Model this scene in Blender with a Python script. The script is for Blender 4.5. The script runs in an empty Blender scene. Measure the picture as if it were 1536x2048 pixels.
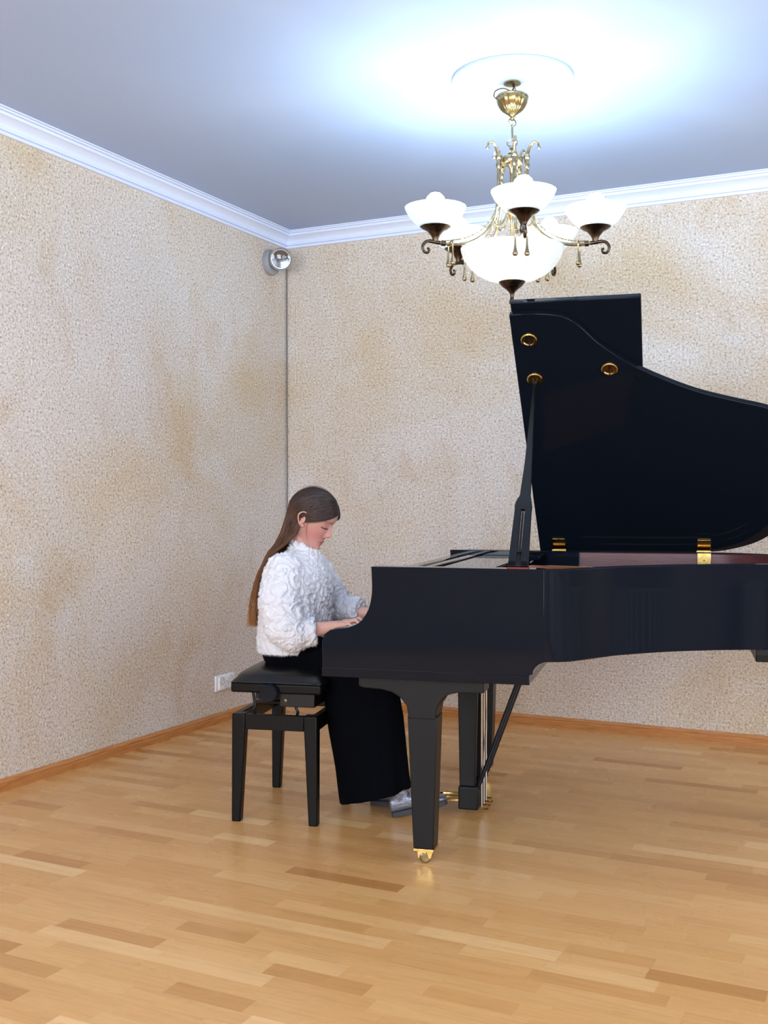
import bpy, bmesh, math, random
import numpy as np
from mathutils import Vector, Matrix, noise

random.seed(7)
rng = np.random.default_rng(7)
SC = bpy.context.scene
COL = SC.collection
R = math.radians

# ------------------------------------------------------------------ camera
CAM = Vector((3.525, -5.79, 1.25))
YAW, PITCH = R(26.16), R(0.56)
cd = bpy.data.cameras.new('camera')
cam = bpy.data.objects.new('camera', cd)
COL.objects.link(cam)
cam.location = CAM
cam.rotation_euler = (R(90) - PITCH, 0, YAW)
cd.sensor_fit = 'VERTICAL'
cd.sensor_height = 36
cd.lens = 2155 / 2048 * 36
cd.clip_start = 0.05
SC.camera = cam

# ------------------------------------------------------------------ world, exposure, daylight and added fill light
SC.view_settings.view_transform = 'Standard'
SC.view_settings.look = 'None'
SC.view_settings.gamma = 1
SC.view_settings.use_curve_mapping = False
SC.view_settings.exposure = 0.12
w = bpy.data.worlds.new('world')
SC.world = w
w.use_nodes = True
w.node_tree.nodes['Background'].inputs[0].default_value = (0.75, 0.86, 1.0, 1)
w.node_tree.nodes['Background'].inputs[1].default_value = 1.0
SC.cycles.max_bounces = 10
SC.cycles.diffuse_bounces = 5
SC.cycles.sample_clamp_indirect = 6

RX, RY, RZ = 5.6, -8.2, 2.92       # room: x 0..RX, y RY..0, z 0..RZ
WINS = [(-2.75, -1.25), (-5.2, -3.7), (-7.65, -6.15)]   # windows in the right-hand wall, as the piano's side reflects them
BULB_E, BOWL_E, WIN_W = 165.0, 190.0, 40.0
FILL_WINS, FILL_WIN_W = [(0.5, 2.3), (3.2, 5.0)], 120.0   # added windows, unseen behind the viewer, to brighten back wall and floor
BULB_C = (0.62, 0.84, 1.0)
for (x0, x1) in WINS:
    ld = bpy.data.lights.new('window_and_fill_light', 'AREA')
    ld.shape = 'RECTANGLE'
    ld.size, ld.size_y = 1.5, x1 - x0
    ld.energy = WIN_W
    ld.color = (0.84, 0.92, 1.0)
    lo = bpy.data.objects.new('window_and_fill_light', ld)
    COL.objects.link(lo)
    lo.location = (RX - 0.02, (x0 + x1) / 2, 1.65)
    lo.rotation_euler = (0, R(90), 0)
for (x0, x1) in FILL_WINS:  # fill lights set in the added front windows
    ld = bpy.data.lights.new('window_and_fill_light', 'AREA')
    ld.shape = 'RECTANGLE'
    ld.size, ld.size_y = x1 - x0, 1.6
    ld.energy = FILL_WIN_W
    ld.color = (0.84, 0.92, 1.0)
    lo = bpy.data.objects.new('window_and_fill_light', ld)
    COL.objects.link(lo)
    lo.location = ((x0 + x1) / 2, RY + 0.02, 1.8)
    lo.rotation_euler = (R(90), 0, 0)


# ------------------------------------------------------------------ helpers
def s2l(c):
    return tuple(((x / 255) / 12.92 if x / 255 <= 0.04045 else ((x / 255 + 0.055) / 1.055) ** 2.4) for x in c)


class MB:
    def __init__(s):
        s.v, s.f = [], []

    def add(s, vs, fs):
        o = len(s.v)
        s.v += [tuple(map(float, p)) for p in vs]
        s.f += [tuple(i + o for i in f) for f in fs]
        return s

    def box(s, x0, x1, y0, y1, z0, z1):
        return s.add([(x0, y0, z0), (x1, y0, z0), (x1, y1, z0), (x0, y1, z0), (x0, y0, z1), (x1, y0, z1), (x1, y1, z1), (x0, y1, z1)],
                     [(0, 3, 2, 1), (4, 5, 6, 7), (0, 1, 5, 4), (1, 2, 6, 5), (2, 3, 7, 6), (3, 0, 4, 7)])

    def hexa(s, bot, top):
        return s.add(list(bot) + list(top), [(0, 3, 2, 1), (4, 5, 6, 7), (0, 1, 5, 4), (1, 2, 6, 5), (2, 3, 7, 6), (3, 0, 4, 7)])

    def loft(s, rings, caps=True, closed=True):
        n = len(rings[0])
        o = [p for r in rings for p in r]
        fs = []
        for i in range(len(rings) - 1):
            for j in range(n if closed else n - 1):
                k = (j + 1) % n
                fs.append((i * n + j, i * n + k, (i + 1) * n + k, (i + 1) * n + j))
        if caps:
            fs.append(tuple(range(n))[::-1])
            fs.append(tuple((len(rings) - 1) * n + j for j in range(n)))
        return s.add(o, fs)

    def prism(s, poly, fn, h0, h1):
        """poly of 2-D points, fn(p, q, h) -> 3-D point"""
        return s.loft([[fn(p, q, h0) for p, q in poly], [fn(p, q, h1) for p, q in poly]])

    def tube(s, pts, rad, n=8, closed=False):
        P = [Vector(p) for p in pts]
        if not hasattr(rad, '__len__'):
            rad = [rad] * len(P)
        rings = []
        m = len(P)
        prev = None
        for i in range(m):
            if closed:
                t = P[(i + 1) % m] - P[i - 1]
            else:
                t = P[min(i + 1, m - 1)] - P[max(i - 1, 0)]
            t.normalize()
            if prev is None:
                a = t.orthogonal().normalized()
            else:
                a = (prev - t * prev.dot(t)).normalized()
            prev = a
            b = t.cross(a)
            rings.append([P[i] + (a * math.cos(2 * math.pi * k / n) + b * math.sin(2 * math.pi * k / n)) * rad[i] for k in range(n)])
        if closed:
            rings.append(rings[0])
            return s.loft(rings, caps=False)
        return s.loft(rings)

    def lathe(s, prof, n=32, c=(0, 0, 0), M=None, flute=None):
        rings = []
        for i, (r, z) in enumerate(prof):
            ring = []
            for k in range(n):
                a = 2 * math.pi * k / n
                rr = max(r, 1e-5)
                if flute:
                    rr *= 1 + flute(a, i / max(1, len(prof) - 1))
                p = Vector((rr * math.cos(a), rr * math.sin(a), z))
                if M is not None:
                    p = M @ p
                ring.append(p + Vector(c))
            rings.append(ring)
        return s.loft(rings)

    def ell(s, c, r, M=None, nu=20, nv=12):
        rings = []
        for i in range(nv + 1):
            t = math.pi * i / nv
            rr = max(math.sin(t), 1e-4)
            ring = []
            for k in range(nu):
                a = 2 * math.pi * k / nu
                p = Vector((r[0] * rr * math.cos(a), r[1] * rr * math.sin(a), -r[2] * math.cos(t)))
                if M is not None:
                    p = M @ p
                ring.append(p + Vector(c))
            rings.append(ring)
        return s.loft(rings)

    def limb(s, pts, rad, n=16):
        """tapered chain with round joints, for voxel unions"""
        for p, r in zip(pts, rad):
            s.ell(p, (r, r, r), nu=n, nv=max(6, n // 2))
        for i in range(len(pts) - 1):
            s.tube([pts[i], pts[i + 1]], [rad[i], rad[i + 1]], n)
        return s

    def shift(s, d):
        s.v = [(x - d[0], y - d[1], z - d[2]) for x, y, z in s.v]
        return s

    def mesh(s, name):
        me = bpy.data.meshes.new(name)
        me.from_pydata(s.v, [], s.f)
        bm = bmesh.new()
        bm.from_mesh(me)
        bmesh.ops.recalc_face_normals(bm, faces=bm.faces)
        bm.to_mesh(me)
        bm.free()
        return me


def link(name, me, mat=None, parent=None):
    o = bpy.data.objects.new(name, me)
    COL.objects.link(o)
    if mat is not None:
        me.materials.clear()
        me.materials.append(mat)
    if parent is not None:
        o.parent = parent
    return o


def build(mb, name, mat, parent=None, base=(0, 0, 0), smooth=35, bevel=0.0, seg=2):
    mb.shift(base)
    me = mb.mesh(name)
    if smooth:
        for p in me.polygons:
            p.use_smooth = True
        me.set_sharp_from_angle(angle=R(smooth))
    o = link(name, me, mat, parent)
    if bevel:
        m = o.modifiers.new('bevel', 'BEVEL')
        m.width = bevel
        m.segments = seg
        m.limit_method = 'ANGLE'
        m.angle_limit = R(40)
        m.harden_normals = False
    return o


def voxel(mb, size, it=3, fac=0.5):
    me = mb.mesh('tmp')
    o = link('tmp', me)
    m = o.modifiers.new('r', 'REMESH')
    m.mode = 'VOXEL'
    m.voxel_size = size
    m2 = o.modifiers.new('s', 'SMOOTH')
    m2.factor = fac
    m2.iterations = it
    dg = bpy.context.evaluated_depsgraph_get()
    out = bpy.data.meshes.new_from_object(o.evaluated_get(dg))
    bpy.data.objects.remove(o)
    bpy.data.meshes.remove(me)
    for p in out.polygons:
        p.use_smooth = True
    return out


def thing(name, label, cat, loc=(0, 0, 0), rz=0.0, group=None):
    o = bpy.data.objects.new(name, None)
    o.empty_display_size = 0.1
    COL.objects.link(o)
    o.location = loc
    o.rotation_euler = (0, 0, rz)
    return tag(o, label, cat, group)


def tag(o, label, cat, group=None):
    o['label'] = label
    o['category'] = cat
    if group:
        o['group'] = group
    return o


def struct(o):
    o['kind'] = 'structure'
    return o


def spline(pts, n):
    P = [np.array(p, float) for p in pts]
    P = [2 * P[0] - P[1]] + P + [2 * P[-1] - P[-2]]
    out = []
    m = len(P) - 3
    for i in range(n):
        t = i / (n - 1) * m
        k = min(int(t), m - 1)
        u = t - k
        a, b, c, d = P[k:k + 4]
        out.append(0.5 * (2 * b + (c - a) * u + (2 * a - 5 * b + 4 * c - d) * u * u + (3 * b - a - 3 * c + d) * u ** 3))
    return out


# ------------------------------------------------------------------ materials
def mat(name, col, rough=0.5, metal=0.0, **kw):
    m = bpy.data.materials.new(name)
    m.use_nodes = True
    b = m.node_tree.nodes['Principled BSDF']
    b.inputs['Base Color'].default_value = (*col, 1)
    b.inputs['Roughness'].default_value = rough
    b.inputs['Metallic'].default_value = metal
    for k, v in kw.items():
        b.inputs[k.replace('_', ' ')].default_value = v
    return m


class NT:
    def __init__(s, m):
        s.t = m.node_tree
        s.b = s.t.nodes['Principled BSDF']

    def n(s, typ, **kw):
        o = s.t.nodes.new(typ)
        for k, v in kw.items():
            setattr(o, k, v)
        return o

    def l(s, a, b):
        s.t.links.new(a, b)

    def coord(s, scale=(1, 1, 1), kind='Object'):
        tc = s.n('ShaderNodeTexCoord')
        mp = s.n('ShaderNodeMapping')
        mp.inputs['Scale'].default_value = scale
        s.l(tc.outputs[kind], mp.inputs[0])
        return mp.outputs[0]

    def noise(s, vec, scale, detail=4, rough=0.55, dist=0.0):
        o = s.n('ShaderNodeTexNoise')
        o.inputs['Scale'].default_value = scale
        o.inputs['Detail'].default_value = detail
        o.inputs['Roughness'].default_value = rough
        o.inputs['Distortion'].default_value = dist
        s.l(vec, o.inputs['Vector'])
        return o.outputs['Fac']

    def ramp(s, fac, stops):
        o = s.n('ShaderNodeValToRGB')
        e = o.color_ramp.elements
        while len(e) < len(stops):
            e.new(0.5)
        for x, (p, c) in zip(e, stops):
            x.position = p
            x.color = (*c, 1) if hasattr(c, '__len__') else (c, c, c, 1)
        s.l(fac, o.inputs[0])
        return o.outputs[0]

    def mix(s, fac, a, b, mode='MIX'):
        o = s.n('ShaderNodeMix', data_type='RGBA', blend_type=mode)
        for sock, v in ((o.inputs[0], fac), (o.inputs[6], a), (o.inputs[7], b)):
            if isinstance(v, bpy.types.NodeSocket):
                s.l(v, sock)
            elif hasattr(v, '__len__'):
                sock.default_value = (*v, 1)
            else:
                sock.default_value = v
        return o.outputs[2]

    def bump(s, h, strength, dist):
        o = s.n('ShaderNodeBump')
        o.inputs['Strength'].default_value = strength
        o.inputs['Distance'].default_value = dist
        s.l(h, o.inputs['Height'])
        s.l(o.outputs[0], s.b.inputs['Normal'])

    def attr(s, name):
        o = s.n('ShaderNodeAttribute', attribute_name=name)
        return o


def wall_material():
    m = mat('grainy_plaster', s2l((205, 190, 170)), 0.95)
    N = NT(m)
    v = N.coord()
    vs = N.coord((1, 1, 0.6))
    grain = N.noise(v, 84, 2, 0.75)
    fine = N.noise(v, 210, 2, 0.6)
    big = N.noise(v, 1.15, 6, 0.62, 0.5)
    stain = N.ramp(big, [(0.39, 0.0), (0.66, 0.9)])
    base = N.mix(stain, s2l((225, 217, 209)), s2l((212, 189, 154)))
    pink = N.ramp(N.noise(v, 0.8, 3), [(0.4, 0.0), (0.7, 0.6)])
    base = N.mix(pink, base, s2l((226, 213, 205)))
    blot = N.ramp(N.noise(vs, 3.2, 6, 0.72, 0.3), [(0.55, 0.0), (0.80, 0.6)])
    base = N.mix(blot, base, s2l((196, 165, 122)))
    sp = N.ramp(grain, [(0.30, 0.38), (0.45, 0.93), (0.60, 1.06), (0.72, 1.48)])
    col = N.mix(1.0, base, sp, 'MULTIPLY')
    col = N.mix(1.0, col, N.ramp(fine, [(0.3, 0.74), (0.7, 1.22)]), 'MULTIPLY')
    N.l(col, N.b.inputs['Base Color'])
    N.bump(N.noise(v, 85, 4, 0.7), 0.6, 0.010)
    return m


def wood_floor_material():
    m = mat('oak_parquet', s2l((200, 150, 95)), 0.32)
    N = NT(m)
    tone = N.attr('tone')
    sep = N.n('ShaderNodeSeparateColor')
    N.l(tone.outputs['Color'], sep.inputs[0])
    tc = N.n('ShaderNodeTexCoord')
    off = N.n('ShaderNodeVectorMath', operation='ADD')
    N.l(tc.outputs['Object'], off.inputs[0])
    sc = N.n('ShaderNodeVectorMath', operation='SCALE')
    N.l(tone.outputs['Color'], sc.inputs[0])
    sc.inputs['Scale'].default_value = 40
    N.l(sc.outputs[0], off.inputs[1])
    mp = N.n('ShaderNodeMapping')
    mp.inputs['Scale'].default_value = (1.6, 22, 22)
    N.l(off.outputs[0], mp.inputs[0])
    g = N.noise(mp.outputs[0], 3.0, 8, 0.65, 0.6)
    base = N.ramp(sep.outputs[0], [(0.0, s2l((184, 128, 72))), (0.35, s2l((209, 155, 95))), (0.7, s2l((217, 166, 106))), (1.0, s2l((230, 185, 128)))])
    gr = N.ramp(g, [(0.3, 0.86), (0.5, 1.0), (0.75, 1.07)])
    N.l(N.mix(1.0, base, gr, 'MULTIPLY'), N.b.inputs['Base Color'])
    r = N.ramp(N.noise(N.coord(), 3, 3), [(0.3, 0.22), (0.7, 0.34)])
    N.l(r, N.b.inputs['Roughness'])
    N.b.inputs['Specular IOR Level'].default_value = 0.45
    N.bump(g, 0.05, 0.002)
    return m


def trim_wood():
    m = mat('baseboard_wood', s2l((190, 125, 65)), 0.4)
    N = NT(m)
    g = N.noise(N.coord((3, 3, 60)), 3, 6, 0.6, 0.5)
    N.l(N.ramp(g, [(0.3, s2l((165, 100, 48))), (0.7, s2l((205, 142, 80)))]), N.b.inputs['Base Color'])
    return m


def brass_material(name, c1, c2, rough):
    m = mat(name, c1, rough, 1.0)
    N = NT(m)
    g = N.noise(N.coord(), 60, 4)
    N.l(N.ramp(g, [(0.35, c1), (0.65, c2)]), N.b.inputs['Base Color'])
    return m


M = {}
M['wall'] = wall_material()
M['floor'] = wood_floor_material()
M['joint'] = mat('floor_joint', s2l((130, 90, 54)), 0.7)
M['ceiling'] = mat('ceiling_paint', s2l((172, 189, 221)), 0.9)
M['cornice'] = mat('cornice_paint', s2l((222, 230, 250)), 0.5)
M['trimwood'] = trim_wood()
M['black'] = mat('black_lacquer', (0.0052, 0.0075, 0.0130), 0.035, Specular_IOR_Level=0.15)
M['satin'] = mat('black_satin', (0.008, 0.008, 0.009), 0.36, Specular_IOR_Level=0.2)
M['benchwood'] = mat('black_bench_wood', (0.0035, 0.0032, 0.0032), 0.32, Specular_IOR_Level=0.16)
M['blackmetal'] = mat('black_metal', (0.015, 0.015, 0.016), 0.3, 0.6)
M['brass'] = brass_material('polished_brass', s2l((196, 160, 92)), s2l((222, 190, 120)), 0.2)
M['bronze'] = brass_material('aged_brass', s2l((150, 135, 104)), s2l((190, 174, 138)), 0.25)
M['canopy'] = brass_material('olive_brass', s2l((136, 118, 76)), s2l((170, 150, 104)), 0.22)
M['darkbronze'] = brass_material('dark_bronze', s2l((70, 58, 50)), s2l((104, 88, 72)), 0.32)
M['gold'] = mat('bronze_plate_paint', s2l((170, 96, 58)), 0.45)
M['board'] = mat('dark_soundboard', s2l((60, 48, 42)), 0.5)
M['mahogany'] = mat('mahogany_veneer', s2l((92, 50, 54)), 0.28)
_N = NT(M['mahogany'])
_N.l(_N.ramp(_N.noise(_N.coord((4, 4, 90)), 3, 6), [(0.3, s2l((70, 36, 40))), (0.7, s2l((104, 58, 62)))]), _N.b.inputs['Base Color'])
M['leather'] = mat('black_leather', (0.007, 0.007, 0.008), 0.27, Specular_IOR_Level=0.5)
_N = NT(M['leather'])
_N.bump(_N.noise(_N.coord(), 260, 3), 0.25, 0.002)
M['ivory'] = mat('white_key_plastic', s2l((240, 238, 230)), 0.15)
M['ebony'] = mat('black_key', (0.008, 0.008, 0.008), 0.3)
M['steel'] = mat('bright_steel', (0.72, 0.72, 0.72), 0.2, 1.0)
M['felt'] = mat('red_felt', s2l((150, 50, 48)), 0.9)
M['white'] = mat('white_plastic', s2l((242, 242, 245)), 0.3)
M['hole'] = mat('socket_recess', s2l((150, 148, 150)), 0.5)
M['pin'] = mat('socket_dark', s2l((40, 40, 42)), 0.5)
M['greyp'] = mat('grey_plastic', s2l((150, 152, 156)), 0.45)
M['chrome'] = mat('chrome_reflector', (0.085, 0.095, 0.12), 0.1, 1.0)
M['glass'] = mat('clear_glass', (1, 1, 1), 0.02, Transmission_Weight=1.0)
M['cable'] = mat('grey_cable', s2l((98, 96, 98)), 0.6)
M['radiator'] = mat('radiator_enamel', s2l((225, 225, 222)), 0.35)
M['plaster'] = mat('white_plaster', s2l((200, 212, 236)), 0.8)


def emit(name, col, e):
    m = bpy.data.materials.new(name)
    m.use_nodes = True
    t = m.node_tree
    t.nodes.remove(t.nodes['Principled BSDF'])
    n = t.nodes.new('ShaderNodeEmission')
    n.inputs[0].default_value = (*col, 1)
    n.inputs[1].default_value = e
    t.links.new(n.outputs[0], t.nodes['Material Output'].inputs[0])
    return m


M['bulb'] = emit('lit_bulb', BULB_C, BULB_E)
M['bowlbulb'] = emit('lit_bulb_warm', (1.0, 0.86, 0.66), BOWL_E)


def shade_glass():
    m = bpy.data.materials.new('frosted_shade_glass')
    m.use_nodes = True
    N = NT(m)
    t = m.node_tree
    b = N.b
    b.inputs['Base Color'].default_value = (*s2l((240, 244, 248)), 1)
    b.inputs['Roughness'].default_value = 0.25
    tr = t.nodes.new('ShaderNodeBsdfTranslucent')
    pat = N.ramp(N.noise(N.coord(), 90, 4, 0.7, 1.5), [(0.4, s2l((250, 250, 250))), (0.62, s2l((222, 232, 238)))])
    N.l(pat, b.inputs['Base Color'])
    N.l(pat, tr.inputs[0])
    mx = t.nodes.new('ShaderNodeMixShader')
    mx.inputs[0].default_value = 0.5
    N.l(b.outputs[0], mx.inputs[1])
    N.l(tr.outputs[0], mx.inputs[2])
    N.l(mx.outputs[0], t.nodes['Material Output'].inputs[0])
    return m


M['shade'] = shade_glass()

# ------------------------------------------------------------------ the room
# walls
o = struct(build(MB().box(-0.15, 0, RY - 0.15, 0.15, 0, RZ), 'wall_left', M['wall'], smooth=0))
o = struct(build(MB().box(0, RX, 0, 0.15, 0, RZ), 'wall_back', M['wall'], smooth=0))
mb = MB()
xs = [0] + [x for ww in FILL_WINS for x in ww] + [RX]
for i in range(0, len(xs), 2):
    mb.box(xs[i], xs[i + 1], RY - 0.15, RY, 0, RZ)
for (x0, x1) in FILL_WINS:  # openings for the added fill windows
    mb.box(x0, x1, RY - 0.15, RY, 0, 1.0)
    mb.box(x0, x1, RY - 0.15, RY, 2.6, RZ)
struct(build(mb, 'wall_front', M['wall'], smooth=0))
for i, (x0, x1) in enumerate(FILL_WINS):  # frames, panes and sills of the added, unseen front windows
    mb = MB()
    for a, b_ in ((x0, x0 + 0.06), ((x0 + x1) / 2 - 0.035, (x0 + x1) / 2 + 0.035), (x1 - 0.06, x1)):
        mb.box(a, b_, RY - 0.11, RY - 0.05, 1.0, 2.6)
    mb.box(x0, x1, RY - 0.11, RY - 0.05, 1.0, 1.06).box(x0, x1, RY - 0.11, RY - 0.05, 2.54, 2.6)
    wo = struct(build(mb, 'window_%d' % (i + 4), M['white'], smooth=0))
    build(MB().box(x0 + 0.05, x1 - 0.05, RY - 0.085, RY - 0.078, 1.05, 2.55), 'window_pane', M['glass'], wo, smooth=0)
    build(MB().box(x0 - 0.05, x1 + 0.05, RY - 0.05, RY + 0.14, 0.96, 1.0), 'window_sill', M['white'], wo, smooth=0)
mb = MB()
xs = [RY - 0.15] + sorted(x for ww in WINS for x in ww) + [0.15]
for i in range(0, len(xs), 2):
    mb.box(RX, RX + 0.15, xs[i], xs[i + 1], 0, RZ)
for (x0, x1) in WINS:
    mb.box(RX, RX + 0.15, x0, x1, 0, 0.9)
    mb.box(RX, RX + 0.15, x0, x1, 2.4, RZ)
struct(build(mb, 'wall_right', M['wall'], smooth=0))
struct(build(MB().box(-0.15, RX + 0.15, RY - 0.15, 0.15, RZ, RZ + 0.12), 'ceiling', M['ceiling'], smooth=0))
RLAB = ['white slatted radiator below the window nearest the back wall, right of the piano', 'white slatted radiator below the middle window of the right wall', 'white slatted radiator below the window farthest from the back wall']
for i, (x0, x1) in enumerate(WINS):
    mb = MB()
    for a, b_ in ((x0, x0 + 0.06), ((x0 + x1) / 2 - 0.035, (x0 + x1) / 2 + 0.035), (x1 - 0.06, x1)):
        mb.box(RX + 0.05, RX + 0.11, a, b_, 0.9, 2.4)
    mb.box(RX + 0.05, RX + 0.11, x0, x1, 0.9, 0.96).box(RX + 0.05, RX + 0.11, x0, x1, 2.34, 2.4)
    wo = struct(build(mb, 'window_%d' % (i + 1), M['white'], smooth=0))
    build(MB().box(RX + 0.078, RX + 0.085, x0 + 0.05, x1 - 0.05, 0.95, 2.35), 'window_pane', M['glass'], wo, smooth=0)
    build(MB().box(RX - 0.18, RX + 0.05, x0 - 0.05, x1 + 0.05, 0.86, 0.9), 'window_sill', M['white'], wo, smooth=0)
    rd = thing('radiator', RLAB[i], 'radiator', (RX - 0.10, (x0 + x1) / 2, 0.0))
    build(MB().box(0.02, 0.075, -0.68, 0.68, 0.12, 0.70), 'panel', M['radiator'], rd, smooth=0)
    build(MB().box(-0.03, 0.075, -0.70, 0.70, 0.70, 0.73), 'top_board', M['radiator'], rd, smooth=0, bevel=0.004)
    for k in range(20):
        build(MB().box(-0.02, 0.03, -0.68 + k * 0.069, -0.635 + k * 0.069, 0.05, 0.70), 'slat', M['radiator'], rd, smooth=0, bevel=0.003)
    for sy in (-1, 1):
        build(MB().tube([(0.04, sy * 0.72, 0.0), (0.04, sy * 0.72, 0.2), (0.04, sy * 0.66, 0.2)], 0.012), 'pipe', M['radiator'], rd)

# cornice: profile (offset from wall, z) swept with a mitre in the corner
CB = 2.824
PR = [(0.0, CB), (0.016, CB), (0.018, CB + 0.011), (0.010, CB + 0.013), (0.010, CB + 0.016), (0.021, CB + 0.018), (0.023, CB + 0.027), (0.017, CB + 0.029)]
for k in range(9):
    t = k / 8
    PR.append((0.019 + 0.034 * t ** 1.7, CB + 0.031 + 0.035 * t ** 0.75))
PR += [(0.060, CB + 0.066), (0.062, CB + 0.073), (0.056, CB + 0.075), (0.057, CB + 0.080), (0.070, CB + 0.081), (0.072, CB + 0.086), (0.066, CB + 0.088), (0.067, CB + 0.0905), (0.078, CB + 0.0905), (0.079, RZ), (0.0, RZ)]
mb = MB().loft([[(p, RY + 0.002, z) for p, z in PR], [(p, -p, z) for p, z in PR]])
struct(build(mb, 'trim_1', M['cornice'], smooth=28))
mb = MB().loft([[(p, -p, z) for p, z in PR], [(RX - p, -p, z) for p, z in PR]])
struct(build(mb, 'trim_2', M['cornice'], smooth=28))
# baseboards
BP = [(0, 0), (0.018, 0), (0.018, 0.030), (0.015, 0.033), (0.015, 0.036), (0.0165, 0.038), (0.0165, 0.041), (0.012, 0.046), (0.008, 0.053), (0.0, 0.054)]
struct(build(MB().loft([[(p, RY + 0.002, z) for p, z in BP], [(p, -p, z) for p, z in BP]]), 'baseboard_left', M['trimwood'], smooth=28))
struct(build(MB().loft([[(p, -p, z) for p, z in BP], [(RX - p, -p, z) for p, z in BP]]), 'baseboard_back', M['trimwood'], smooth=28))

# parquet floor: strips along X
floor = struct(build(MB().box(-0.15, RX + 0.15, RY - 0.15, 0.15, -0.10, -0.006), 'floor', M['joint'], smooth=0))
fwd = np.array([-math.sin(YAW), math.cos(YAW)])
rgt = np.array([math.cos(YAW), math.sin(YAW)])


def in_view(x, y):
    d = np.array([x - CAM.x, y - CAM.y])
    z = d @ fwd
    if z < 0.4:
        return None
    u, v = 768 + 2155 * (d @ rgt) / z, 1003 + 2155 * 1.25 / z
    return (z if -60 < u < 1596 and v < 2120 else None)


SW = 0.069
strips = []
y = 0.0
row = 0
while y > RY:
    x = -random.uniform(0, 0.4)
    while x < RX:
        L = random.choice((0.24, 0.30, 0.36, 0.42, 0.48))
        strips.append((max(x, 0), min(x + L, RX), max(y - SW, RY), y))
        x += L
    y -= SW
    row += 1


def strip_geo(mb, s, g=0.00015):
    x0, x1, y0, y1 = s
    if x1 - x0 < 0.01:
        return 0
    z = -random.uniform(0.0, 0.00015)
    c = 0.00008
    zb = -0.006
    x0 += g; x1 -= g; y0 += g; y1 -= g
    mb.add([(x0, y0, zb), (x1, y0, zb), (x1, y1, zb), (x0, y1, zb), (x0, y0, z - c), (x1, y0, z - c), (x1, y1, z - c), (x0, y1, z - c),
            (x0 + c, y0 + c, z), (x1 - c, y0 + c, z), (x1 - c, y1 - c, z), (x0 + c, y1 - c, z)],
           [(8, 9, 10, 11), (4, 5, 9, 8), (5, 6, 10, 9), (6, 7, 11, 10), (7, 4, 8, 11), (0, 1, 5, 4), (1, 2, 6, 5), (2, 3, 7, 6), (3, 0, 4, 7)])
    return 1


def tone_attr(me, tones, nf):
    at = me.color_attributes.new('tone', 'FLOAT_COLOR', 'CORNER')
    arr = np.repeat(np.array(tones, np.float32), nf * 4, axis=0)
    at.data.foreach_set('color', arr.ravel())


def rand_tone():
    return (min(1, max(0, random.gauss(0.5, 0.20))), random.random(), random.random(), 1.0)


seen = []
for s in strips:
    z = in_view((s[0] + s[1]) / 2, (s[2] + s[3]) / 2)
    seen.append(z if z is not None else 99)
order = np.argsort(seen)
big = set(order[:300].tolist())
rest = MB()
rt = []
for i, s in enumerate(strips):
    if i in big:
        mb = MB()
        if not strip_geo(mb, s):
            continue
        me = bpy.data.meshes.new('plank')
        me.from_pydata(mb.v, [], mb.f)
        tone_attr(me, [rand_tone()], 9)
        link('plank', me, M['floor'], floor)
    else:
        if strip_geo(rest, s):
            rt.append(rand_tone())
me = bpy.data.meshes.new('parquet_strips')
me.from_pydata(rest.v, [], rest.f)
tone_attr(me, rt, 9)
o = link('parquet_strips', me, M['floor'], floor)
o['kind'] = 'stuff'

# ------------------------------------------------------------------ piano frame (u along its length, v across, z up)
PHI = R(11.0)
PO = Vector((1.694, -2.548, 0))


def W(a, b, c):
    return PO + Vector((a * math.cos(PHI) - b * math.sin(PHI), a * math.sin(PHI) + b * math.cos(PHI), c))


PB = (0.80, 0.70, 0.0)
piano = thing('grand_piano', 'glossy black grand piano with its lid propped open', 'piano', W(*PB), PHI)


def pp(mb, name, m, parent=None, smooth=35, bevel=0.0, seg=2):
    return build(mb, name, m, parent or piano, PB, smooth, bevel, seg)


TOP = 1.028
FAR = 1.405
arm = [(0, .647), (0, .763), (.003, .780), (.011, .794), (.029, .807), (.065, .813), (.096, .818), (.115, .825), (.13, .833), (.146, .848), (.158, .866), (.167, .884),
       (.173, .905), (.1775, .930), (.179, .955), (.178, .985), (.176, TOP), (.74, TOP), (.764, TOP - .002), (.764, .724), (.748, .717), (.735, .706), (.728, .694), (.726, .681), (.716, .681), (.716, .647)]
lower = [(0, .647), (0, .677), (.716, .677), (.716, .647)]
for v0, v1 in ((0.0, 0.075), (FAR - 0.075, FAR)):
    mb = MB().prism(arm, lambda p, q, h: (p, h, q), v0, v1)
    pp(mb, 'case_arm', M['black'], bevel=0.0025)
pp(MB().prism(lower, lambda p, q, h: (p, h, q), -0.004, 0.02), 'key_bed_moulding', M['black'], bevel=0.002)
# keybed with its rounded rear end
kb = [(0.012, .647), (0.012, .70), (.748, .717), (.735, .706), (.728, .694), (.726, .681), (.716, .681), (.716, .647)]
pp(MB().prism(kb, lambda p, q, h: (p, h, q), 0.06, FAR - 0.06), 'key_bed', M['black'], bevel=0.002)
pp(MB().box(0.004, 0.030, 0.075, FAR - 0.075, .66, .728), 'key_slip', M['black'], bevel=0.003)
for v0 in (0.076, FAR - 0.126):
    pp(MB().box(0.03, 0.18, v0, v0 + 0.05, .70, .765), 'key_block', M['black'], bevel=0.004)
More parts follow.
